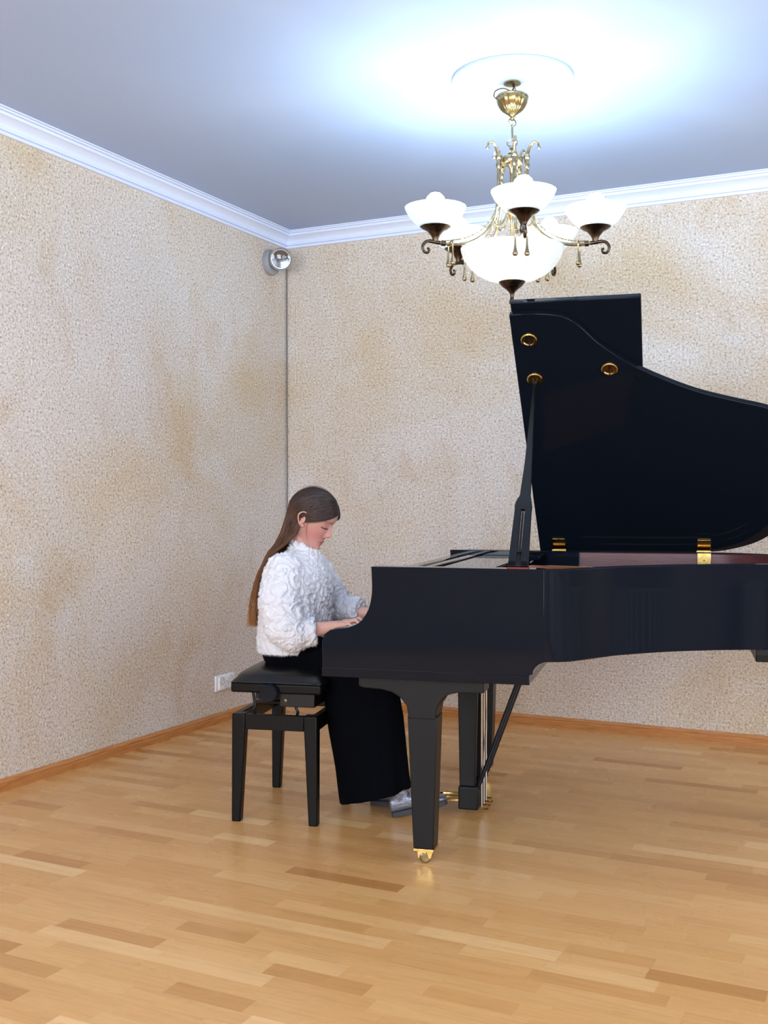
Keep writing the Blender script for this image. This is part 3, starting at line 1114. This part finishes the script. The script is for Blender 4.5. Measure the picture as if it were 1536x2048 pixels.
# --- jacket
jb = MB()
jr = [(-.336, .645, .136, .205), (-.334, .70, .140, .205), (-.325, .78, .141, .206), (-.312, .86, .134, .204), (-.308, .93, .118, .200), (-.311, .975, .104, .180), (-.312, 1.01, .088, .130), (-.303, 1.035, .070, .095), (-.295, 1.05, .058, .068)]
jb.loft([ering((a, .64, z), ra, rb, 0) for a, z, ra, rb in jr])
# collar standing round the neck, open towards the chin
jb.loft([ering((-.296, .64, 1.030), .060, .064, -.25), ering((-.290, .64, 1.062), .056, .057, -.42), ering((-.288, .64, 1.078), .052, .052, -.50)])
# right sleeve
jb.limb([(-.30, .52, .92), (-.305, .50, .84), (-.295, .49, .76)], [.085, .10, .095])
jb.limb([(-.318, .475, .968), (-.318, .435, .86), (-.290, .420, .765)], [.074, .083, .082])


def sleeve_end(c, d, r, ln):
    d = Vector(d).normalized()
    jb.tube([Vector(c) - d * ln, Vector(c)], [r * 1.12, r], 24)


jb.limb([(-.290, .420, .765), (-.262, .425, .735)], [.082, .072])
sleeve_end((-.180, .455, .742), (.16, .06, .02), .052, .085)
# left sleeve
jb.limb([(-.312, .805, .968), (-.285, .845, .89), (-.235, .862, .812)], [.072, .078, .072])
sleeve_end((-.105, .828, .792), (.13, -.035, .0), .050, .12)
me = voxel(jb, .0034, 6, .5)
nvx = len(me.vertices)
co = np.empty(nvx * 3, np.float32)
me.vertices.foreach_get('co', co)
co = co.reshape(-1, 3)
nr = np.empty(nvx * 3, np.float32)
me.vertices.foreach_get('normal', nr)
nr = nr.reshape(-1, 3)
for i in range(nvx):
    p = Vector(co[i].tolist())
    # rosettes: swirled ridges around scattered centres
    q = p * 15
    wv = Vector((noise.noise(q), noise.noise(q + Vector((7, 3, 1))), noise.noise(q + Vector((2, 9, 5)))))
    dist_, pts_ = noise.voronoi(p * 15 + wv * .35)
    rad = dist_[0]
    ang = math.atan2((p * 15 - pts_[0]).z, (p * 15 - pts_[0]).x)
    ridge = 1 - abs(math.sin(rad * 8.5 + ang * 1.0 + wv.x * 3.2))
    fine = noise.noise(p * 150)
    fine2 = 1 - abs(noise.noise(p * 62 + wv * 2))
    low = .5 + .5 * math.tanh((p.z - .74) * 18)           # lower band is plain long pile
    if p.x > -.26 and p.z < .96:
        co[i] -= nr[i] * .010 * math.exp(-((p.y - .585 - .03 * (p.z - .8)) / .006) ** 2)
    d = .0090 * ridge ** 1.3 * (.35 + .65 * low) + .0040 * (fine2 - .7) * 1.6 + .0022 * fine
    co[i] += nr[i] * d
me.vertices.foreach_set('co', co.ravel())
# where the throat is, keep the front open: nothing higher than the chin line
me.transform(Matrix.Translation(-Vector(GB)))
mj = mat('white_plush', s2l((222, 221, 226)), 0.95)
N = NT(mj)
N.bump(N.noise(N.coord(), 420, 3, .7), .5, .003)
link('jacket', me, mj, person)
# fluffy fibre fringe
fb = MB()
mev = co
idx = rng.choice(nvx, min(nvx, 22000), replace=False)
for i in idx:
    p = Vector(mev[i].tolist()) - Vector(GB)
    n = Vector(nr[i].tolist())
    t = Vector(rng.normal(0, 1, 3).tolist())
    t = (t - n * t.dot(n)).normalized()
    tip = p + n * (.0015 + .004 * random.random()) + t * .006 + Vector((0, 0, -.003))
    s_ = n.cross(t) * .0006
    fb.add([p - s_ - n * .001, p + s_ - n * .001, tip], [(0, 1, 2)])
mef = bpy.data.meshes.new('jacket_pile')
mef.from_pydata(fb.v, [], fb.f)
o = link('jacket_pile', mef, mj, person)
o['kind'] = 'stuff'

# --- hair
EC, ER = Vector((-.003, 0, .027)), Vector((.1050, .0785, .1035))


def scalp(d, off=0.0):
    d = Vector(d).normalized()
    return Vector((d.x * (ER.x + off), d.y * (ER.y + off), d.z * (ER.z + off))) + EC


hb = MB()
tones = []


def slerp(a, b, t):
    a, b = Vector(a).normalized(), Vector(b).normalized()
    om = a.angle(b)
    if om < 1e-4:
        return a
    return (a * math.sin((1 - t) * om) + b * math.sin(t * om)) / math.sin(om)


def strand(path, r0, n=3, tone=0.0):
    k = len(path)
    st_ = len(hb.v)
    hb.tube(path, [r0 * (1 - .75 * (i / (k - 1)) ** 2.5) for i in range(k)], n)
    for i in range(k):
        tones.extend([(i / (k - 1), tone, 0, 1)] * n)


# cap under the strands
capv, capf = [], []
na, nb = 64, 40
gridm = {}
for j in range(nb + 1):
    for i in range(na):
        th, ph = math.pi * j / nb, 2 * math.pi * i / na
        d = Vector((math.sin(th) * math.cos(ph), math.sin(th) * math.sin(ph), math.cos(th)))
        p = scalp(d)
        gridm[(i, j)] = (p, len(capv))
        capv.append(HW(p))


def hairline(p):
    x = p.x
    lim = np.interp(x, [-.11, -.055, -.042, -.030, .012, .04, .075, .105], [-.075, -.07, -.03, .038, .041, .054, .067, .072])
    return p.z > lim


for j in range(nb):
    for i in range(na):
        ids = [(i, j), ((i + 1) % na, j), ((i + 1) % na, j + 1), (i, j + 1)]
        if all(hairline(gridm[q][0]) for q in ids):
            capf.append([gridm[q][1] for q in ids])
hb.add(capv, capf)
tones += [(0.05, .5, 0, 1)] * len(capv)
for k in range(2100):
    sg = -1 if k % 2 == 0 else 1
    # root along the parting from forehead to crown, spread a little sideways
    tt = random.random()
    ang = R(25 + 99 * tt)
    lat = abs(random.gauss(0, .10))
    if random.random() < .25 and tt < .3:
        # front hairline roots down the temple
        ang = R(23 + random.uniform(0, 13))
        lat = random.uniform(0, .75)
    root = Vector((math.cos(ang), sg * lat, math.sin(ang)))
    s = sg * (1 - .92 * tt * random.uniform(.75, 1.05))
    s = max(-1, min(1, s + random.gauss(0, .10)))
    off = .0005 + .0045 * random.random()
    ex = Vector((-.80 + .50 * s * s, .80 * s, -.12 - .30 * abs(s)))
    path = []
    for t in np.linspace(0, 1, 9):
        d = slerp(root, ex, t)
        bulge = off + .003 * math.sin(math.pi * t)
        path.append(HW(scalp(d, bulge)))
    th = random.random()
    sl = s * .080
    c = 1 - abs(s)
    jit = [random.gauss(0, .006) for _ in range(6)]
    endz = .738 + .09 * random.random() ** 2 + (.10 * random.random() if random.random() < .15 else 0)
    e2 = s * s
    q = [(-.385 + .082 * e2 - .012 * th, .64 + sl * 1.02 + jit[0], 1.105),
         (-.432 + .040 * e2 - .014 * th, .64 + sl * 1.02 + jit[1], 1.035),
         (-.458 + .010 * e2 - .016 * th, .64 + sl * 1.0 + jit[2], .955),
         (-.474 + .006 * e2 - .020 * th, .64 + sl * .98 + jit[3], .875),
         (-.478 + .004 * e2 - .026 * th + jit[5] * .5, .64 + sl * .96 + jit[4], (.875 + endz) / 2),
         (-.470 + .004 * e2 - .040 * th + jit[5], .64 + sl * .95 + jit[4] * 1.6, endz)]
    pts = spline(path[:-1] + [Vector(p) for p in q], 26)
    strand(pts, random.uniform(.0011, .0019), 3, random.random())
# loose strands
for k in range(26):
    s = random.uniform(-1, 1)
    ang = R(random.uniform(50, 120))
    d0 = Vector((math.cos(ang), s * .25, math.sin(ang)))
    p0 = scalp(d0, .002)
    amp = random.uniform(.002, .012)
    pts = [HW(scalp(slerp(d0, Vector((-.7, .5 * s, .3)), t), .005 + amp * math.sin(math.pi * t))) for t in np.linspace(0, 1, 14)]
    strand(pts, .0004, 3, random.random())
for k in range(3):      # a thin lock in front of the ear, down the cheek to the chin
    j = random.gauss(0, .0012)
    pts = [HW(p) for p in spline([(.020, -.0705, .040), (.012 + j, -.0695, .018), (.010 + j, -.0672, -.010), (.016 + j * 2, -.0630, -.038), (.030 + j * 2, -.0545, -.066), (.050 + j * 3, -.0400, -.092)], 14)]
    strand(pts, .00035, 3, random.random())
hb.shift(GB)
me = bpy.data.meshes.new('hair')
me.from_pydata(hb.v, [], hb.f)
for p in me.polygons:
    p.use_smooth = True
at = me.color_attributes.new('tone', 'FLOAT_COLOR', 'POINT')
at.data.foreach_set('color', np.array(tones, np.float32).ravel())
mh = mat('brown_hair', s2l((70, 48, 42)), 0.38)
N = NT(mh)
sp = N.n('ShaderNodeSeparateColor')
N.l(N.attr('tone').outputs['Color'], sp.inputs[0])
c1 = N.ramp(sp.outputs[0], [(0.0, s2l((48, 35, 35))), (0.45, s2l((66, 46, 40))), (0.72, s2l((116, 76, 50))), (1.0, s2l((196, 136, 84)))])
N.l(N.mix(1.0, c1, N.ramp(sp.outputs[1], [(0, .6), (1, 1.25)]), 'MULTIPLY'), N.b.inputs['Base Color'])
N.b.inputs['Anisotropic'].default_value = .5
link('hair', me, mh, person)
# eyelashes of both eyes
for sg in (-1, 1):
    mb = MB()
    for k in range(11):
        yy = sg * (.0185 + .0024 * k)
        zz = -.0005 + 8 * (abs(yy) - .031) ** 2
        xx = .0815 - 3.8 * (abs(yy) - .020) ** 2 * 6
        mb.tube([HW((xx - .006, yy, zz)), HW((xx + .001, yy + sg * .0006, zz - .0022))], [.0007, .0003], 4)
    build(mb, 'eyelashes', M['ebony'], person, GB)


# --- shoes
def shoe(name, loc, yaw, pitch):
    sb = MB()
    rows = [(.0, .020, .058), (.006, .027, .072), (.03, .031, .080), (.065, .031, .082), (.10, .032, .070), (.135, .036, .056), (.165, .0385, .046), (.195, .036, .040), (.215, .027, .034), (.226, .012, .028)]
    rings = []
    for x, hw, h in rows:
        ring = []
        for k in range(20):
            a = 2 * math.pi * k / 20
            yy = hw * math.copysign(abs(math.cos(a)) ** .75, math.cos(a))
            zz = .014 + (h - .014) * (.5 + .5 * math.copysign(abs(math.sin(a)) ** .7, math.sin(a)))
            ring.append((x, yy, zz))
        rings.append(ring)
    sb.loft(rings)
    sb.loft([ering((.045, 0, .06), .043, .031), ering((.040, 0, .10), .042, .034), ering((.038, 0, .125), .043, .036)])
    me = voxel(sb, .003, 3)
    Mx = Matrix.Translation(Vector(loc) - Vector(GB)) @ Matrix.Rotation(yaw, 4, 'Z') @ Matrix.Rotation(-pitch, 4, 'Y')
    me.transform(Mx)
    so_ = link(name, me, M['silver'], person)
    sol = MB()
    out = [(x, hw + .002) for x, hw, _ in rows]
    poly = [(x, w_) for x, w_ in out] + [(x, -w_) for x, w_ in out[::-1]]
    sol.prism(poly, lambda p, q, h: (p, q, h), 0, .018)
    sm = sol.mesh('sole')
    sm.transform(Mx)
    link('sole', sm, M['sole'], so_)
    for k in range(5):
        x = .088 + .011 * k
        lm = MB().tube(spline([(x, -.026, .062 - .004 * k), (x + .003, -.012, .079 - .006 * k), (x + .003, .012, .079 - .006 * k), (x, .026, .062 - .004 * k)], 9), .0022, 6).mesh('lace')
        lm.transform(Mx)
        link('lace', lm, M['lace'], so_)
    return so_


M['silver'] = mat('silver_leather', s2l((128, 132, 146)), 0.28, 0.55)
_N = NT(M['silver'])
_N.bump(_N.noise(_N.coord(), 45, 4, .6, .6), .6, .006)
M['sole'] = mat('grey_rubber_sole', s2l((52, 54, 62)), 0.6)
M['lace'] = mat('grey_lace', s2l((120, 124, 136)), 0.6)
shoe('shoe', (.095, .595, .002), R(14), R(13.5))
shoe('shoe', (-.035, .75, .001), R(2), R(0))

# ------------------------------------------------------------------ ceiling medallion and chandelier
CH = Vector((2.096, -1.731, 0))
med = thing('ceiling_medallion', 'round white plaster rosette on the ceiling above the chandelier', 'ceiling rosette', (CH.x, CH.y, RZ))
build(MB().lathe([(.0, 0), (.236, 0), (.238, -.004), (.238, -.014), (.233, -.017), (.226, -.018), (.222, -.014), (.205, -.013), (.203, -.017), (.196, -.018), (.193, -.014), (.15, -.010), (.10, -.012), (.085, -.018), (.06, -.016), (.0, -.016)], 96), 'disc', M['plaster'], med)
for k in range(44):
    a = 2 * math.pi * k / 44
    build(MB().ell((.2135 * math.cos(a), .2135 * math.sin(a), -.0135), (.0085, .0085, .005), nu=8, nv=5), 'bead', M['plaster'], med)
for k in range(12):
    a = 2 * math.pi * k / 12
    mm = Matrix.Rotation(a, 3, 'Z')
    pts = [mm @ Vector(p) for p in spline([(.10, -.012, -.012), (.125, -.028, -.013), (.158, -.022, -.012), (.172, 0, -.014), (.158, .022, -.012), (.125, .028, -.013), (.10, .012, -.012)], 15)]
    build(MB().tube(pts, .004, 6), 'leaf_relief', M['plaster'], med)

ch = thing('chandelier', 'five-arm brass chandelier with lit glass bowls hanging above the piano', 'chandelier', (CH.x, CH.y, 2.03))
CBZ = 2.03


def cc(mb, name, m, parent=None, smooth=40, bevel=0):
    return build(mb, name, m, parent or ch, (0, 0, CBZ), smooth, bevel)


cc(MB().lathe([(0, 2.904), (.032, 2.904), (.034, 2.898), (.02, 2.893), (0, 2.892)], 24), 'ceiling_hook', M['bronze'])
# suspension chain above the canopy and its loose wire
cc(MB().tube(spline([(.0, 0, 2.895), (.007, 0, 2.885), (.0, 0, 2.872), (-.004, 0, 2.86), (0, 0, 2.852)], 12), .0035, 6).tube([(.006, .004, 2.893), (.012, .006, 2.875), (.004, .004, 2.86)], .002, 6), 'hook_chain', M['darkbronze'])
rv = Vector((math.cos(YAW), math.sin(YAW), 0))
cc(MB().tube(spline([Vector((0, 0, 2.868)), rv * -.035 + Vector((0, 0, 2.882)), rv * -.066 + Vector((0, 0, 2.872)), rv * -.072 + Vector((0, 0, 2.850)), rv * -.058 + Vector((0, 0, 2.838))], 16), .0025, 6), 'wire', M['darkbronze'])
cc(MB().lathe([(0, 2.862), (.02, 2.860), (.061, 2.852), (.065, 2.848), (.064, 2.842)], 40), 'canopy_rim', M['bronze'])
cp = [(.061, 2.846), (.061, 2.835), (.057, 2.820), (.050, 2.806), (.040, 2.794), (.028, 2.785), (.016, 2.777), (.008, 2.768), (.006, 2.756), (0, 2.755)]
cc(MB().lathe(cp, 72, flute=lambda a, t: .035 * math.cos(18 * a) * (1 - t)), 'canopy', M['canopy'])


def ring_pts(c, r1, r2, ax, n=20):
    out = []
    for k in range(n):
        a = 2 * math.pi * k / n
        out.append(Vector(c) + ax * (r1 * math.cos(a)) + Vector((0, 0, 1)) * (r2 * math.sin(a)))
    return out


fwv = Vector((-math.sin(YAW), math.cos(YAW), 0))
cc(MB().tube(ring_pts((0, 0, 2.748), .017, .014, (rv + fwv * .5).normalized()), .0028, 6, True), 'chain_link', M['bronze'])
cc(MB().tube(ring_pts((0, 0, 2.709), .007, .032, (fwv + rv * .4).normalized()), .0026, 6, True), 'chain_link', M['bronze'])
cc(MB().tube(ring_pts((0, 0, 2.667), .020, .014, (rv - fwv * .3).normalized()), .0028, 6, True), 'chain_link', M['bronze'])
# central column
cc(MB().lathe([(0, 2.656), (.010, 2.654), (.012, 2.645), (.008, 2.640), (.014, 2.632), (.018, 2.625), (.012, 2.615), (.02, 2.612), (.041, 2.610), (.043, 2.606), (.043, 2.586), (.040, 2.582), (.020, 2.578), (.012, 2.565), (.009, 2.54),
               (.009, 2.42), (.016, 2.40), (.020, 2.385), (.012, 2.37), (.009, 2.36), (.009, 2.30), (.03, 2.297), (.032, 2.292), (.008, 2.288), (.006, 2.11), (0, 2.11)], 28), 'column', M['bronze'])
AR = .325
a0 = math.atan2(-fwv.y, -fwv.x)
angs = [a0 + R(.5 + 72 * k) for k in range(5)]
SHP = [(.022, -.090), (.040, -.085), (.062, -.073), (.084, -.055), (.103, -.032), (.115, -.010), (.119, .0), (.117, .001)]


def shade_prof(P, th=.0035):
    return P + [(r - th, z + .001) for r, z in P[::-1]]


def flut(a, t):
    return .007 * math.cos(24 * a)


def bulb(parent, c, m, r=.031):
    b_ = cc(MB().lathe([(0, r), (r * .5, r * .87), (r * .87, r * .5), (r, 0), (r * .92, -r * .4), (r * .7, -r * .85), (r * .5, -r * 1.2), (r * .45, -r * 1.5), (0, -r * 1.5)], 16, c), 'bulb', m, parent)
    return b_


for k, a in enumerate(angs):
    d = Vector((math.cos(a), math.sin(a), 0))
    s_ = Vector((-d.y, d.x, 0))

    def P(r, z, off=0):
        return d * r + s_ * off + Vector((0, 0, z))
    pth = spline([P(.058, 2.60), P(.060, 2.52), P(.062, 2.45), P(.075, 2.37), P(.115, 2.305), P(.18, 2.263), P(.25, 2.248), P(.315, 2.250)], 34)
    A = cc(MB().tube(pth, .0062, 8), 'arm', M['bronze'])
    # twisted rope beside the arm
    rp = []
    for i, p in enumerate(spline([P(.050, 2.59, .012), P(.052, 2.50, .012), P(.058, 2.44, .012), P(.085, 2.372, .013), P(.13, 2.316, .013), P(.19, 2.280, .012), P(.25, 2.264, .008), P(.29, 2.259, .0)], 120)):
        rp.append(Vector(p.tolist()) + (d * math.cos(i * 1.25) + s_ * math.sin(i * 1.25)) * .0022)
    cc(MB().tube(rp, .0025, 5), 'rope', M['bronze'], A)
    # inner scroll below the arm
    cc(MB().tube(spline([P(.012, 2.41), P(.035, 2.36), P(.060, 2.335), P(.085, 2.352), P(.080, 2.375), P(.066, 2.370)], 22), .0042, 7), 'inner_scroll', M['bronze'], A)
    # top scroll
    cc(MB().tube(spline([P(.058, 2.60), P(.062, 2.625), P(.072, 2.648), P(.088, 2.662), P(.102, 2.656), P(.106, 2.642)], 22), [.0085 - .005 * i / 21 for i in range(22)], 8).ell(P(.106, 2.638), (.0075,) * 3, nu=10, nv=8).ell(P(.058, 2.606), (.013, .013, .016), nu=12, nv=8), 'top_scroll', M['bronze'], A)
    cc(MB().lathe([(.004, 2.60), (.010, 2.598), (.009, 2.585), (.012, 2.575), (.008, 2.56), (0, 2.558)], 12, P(.058, 0)), 'arm_boss', M['bronze'], A)
    # collar and end scroll
    cc(MB().tube([P(.285, 2.249), P(.300, 2.250)], .011, 12).tube([P(.306, 2.250), P(.352, 2.254)], [.008, .007], 10), 'arm_collar', M['darkbronze'], A)
    cc(MB().tube(spline([P(.345, 2.255), P(.366, 2.249), P(.378, 2.230), (P(.370, 2.210)), P(.355, 2.210), P(.351, 2.222), P(.359, 2.226)], 24), [.0065 - .002 * i / 23 for i in range(24)], 8), 'end_scroll', M['darkbronze'], A)
    # cup holder
    cc(MB().lathe([(0, 2.254), (.011, 2.254), (.012, 2.264), (.016, 2.274), (.032, 2.294), (.051, 2.304), (.059, 2.310), (.060, 2.315), (.050, 2.316), (0, 2.310)], 28, P(AR, 0)), 'cup_holder', M['darkbronze'], A)
    sh = cc(MB().lathe(shade_prof(SHP), 72, P(AR, 2.385), flute=flut), 'glass_shade', M['shade'], A)
    cc(MB().lathe([(0, 2.310), (.013, 2.310), (.013, 2.364), (0, 2.364)], 14, P(AR, 0)), 'lamp_socket', M['white'], A)
    bulb(A, P(AR, 2.405), M['bulb'], .038)
    # hanging drops
    for sgn in (-1, 1):
        q = P(.262, 0, sgn * .022)
        cc(MB().tube([P(.262, 2.257, 0), P(.262, 2.259, sgn * .022), P(.262, 2.247, sgn * .022)], .003, 6).lathe(
            [(0, 2.248), (.005, 2.246), (.003, 2.238), (.0035, 2.208), (.005, 2.192), (.009, 2.176), (.0105, 2.170), (.0085, 2.166), (.006, 2.163), (0, 2.162)], 12, q), 'drop', M['bronze'], A)
# lower bowl
BW = [(.03, 2.116), (.055, 2.119), (.10, 2.132), (.14, 2.153), (.172, 2.182), (.192, 2.212), (.201, 2.238), (.2035, 2.251), (.200, 2.253)]
cc(MB().lathe(shade_prof(BW, .004), 72), 'glass_bowl', M['shade'])
for k in range(3):
    a = a0 + 2.1 * k + .6
    bulb(None, (.07 * math.cos(a), .07 * math.sin(a), 2.205), M['bowlbulb'], .026)
    cc(MB().tube([(.012 * math.cos(a), .012 * math.sin(a), 2.263), (.06 * math.cos(a), .06 * math.sin(a), 2.258), (.07 * math.cos(a), .07 * math.sin(a), 2.17)], .009, 8), 'lamp_socket', M['white'])
cc(MB().lathe([(0, 2.126), (.048, 2.124), (.053, 2.120), (.050, 2.114), (.040, 2.102), (.022, 2.088), (.012, 2.078), (.008, 2.068), (.007, 2.056), (.009, 2.046), (.012, 2.038), (.011, 2.033), (.005, 2.030), (0, 2.030)], 28), 'finial', M['darkbronze'])

# ------------------------------------------------------------------ corner spotlight, cable, socket
LB = Vector((0.0, -.205, 2.70))
sl = thing('wall_spotlight', 'grey round spotlight with chrome lens in the corner under the cornice', 'spotlight', LB)
RX90 = Matrix.Rotation(R(90), 3, 'Y')
build(MB().lathe([(0, 0), (.075, 0), (.077, .028), (.072, .037), (.066, .040), (.0, .041)], 48, (0, 0, 0), RX90), 'base', M['greyp'], sl)
hd = Vector((0.100, -.022, .010))
tocam = (CAM - (LB + hd)).normalized()
rot = tocam.to_track_quat('Z', 'Y').to_matrix()
build(MB().tube([(0.02, 0.0, 0), (0.05, 0.0, 0.004), hd - tocam * .02], .022, 12), 'bracket', M['greyp'], sl)
hs = build(MB().lathe([(0, -.075), (.040, -.072), (.058, -.055), (.066, -.02), (.068, .012), (.064, .016), (.060, .014), (.057, .004), (.054, -.004), (.044, -.020), (.027, -.033), (.0, -.037)], 40, hd, rot), 'lamp_head', M['greyp'], sl)
build(MB().lathe([(.056, .014), (.052, -.002), (.042, -.018), (.026, -.030), (.012, -.034), (0, -.034)], 40, hd, rot, flute=lambda a, t: .03 * math.cos(9 * a) * math.sin(math.pi * t)), 'reflector', M['chrome'], hs)
build(MB().tube([hd + tocam * .0145 + (rot @ Vector((.0555 * math.cos(a), .0555 * math.sin(a), 0))) for a in [2 * math.pi * k / 40 for k in range(40)]], .004, 8, closed=True), 'reflector_ring', M['steel'], hs)
build(MB().ell(hd - tocam * .012, (.011, .011, .011), nu=12, nv=8), 'bulb', M['pin'], hs)
build(MB().lathe([(.061, .013), (.061, .015), (.03, .021), (0, .022), (0, .020), (.03, .019)], 32, hd, rot), 'lens', M['glass'], hs)

mb = MB()
mb.tube([(.010, -.010, 2.825), (.010, -.010, 2.0), (.0115, -.009, 1.4), (.009, -.011, .9), (.010, -.010, .057)], .0030, 8)
tag(build(mb, 'cable', M['cable'], None, (0, 0, 0)), 'thin grey cable running down the room corner below the spotlight', 'cable')

so_ = thing('power_socket', 'white triple power socket low on the left wall beside the bench', 'socket', (0, -.69, .221))
build(MB().box(0, .011, -.090, .098, -.044, .046), 'cover_plate', M['white'], so_, bevel=0.004, seg=3)
build(MB().box(.010, .020, -.066, .076, -.036, .036), 'inner_plate', M['white'], so_, bevel=0.004, seg=3)
for (yy, zz) in ((-.040, .012), (.005, -.014), (.048, .012)):
    w_ = build(MB().lathe([(0, .0195), (.0005, .0195), (.0185, .0195), (.0205, .0205), (.0215, .0215), (.0225, .0208), (.0225, .019), (0, .019)], 28, (0, yy, zz), RX90), 'outlet_well', M['hole'], so_)
    for dy in (-.0085, .0085):
        build(MB().lathe([(0, .0190), (.0032, .0190), (.0032, .0205), (0, .0205)], 10, (0, yy + dy * .7, zz + dy * .7), RX90), 'pin_hole', M['pin'], w_)
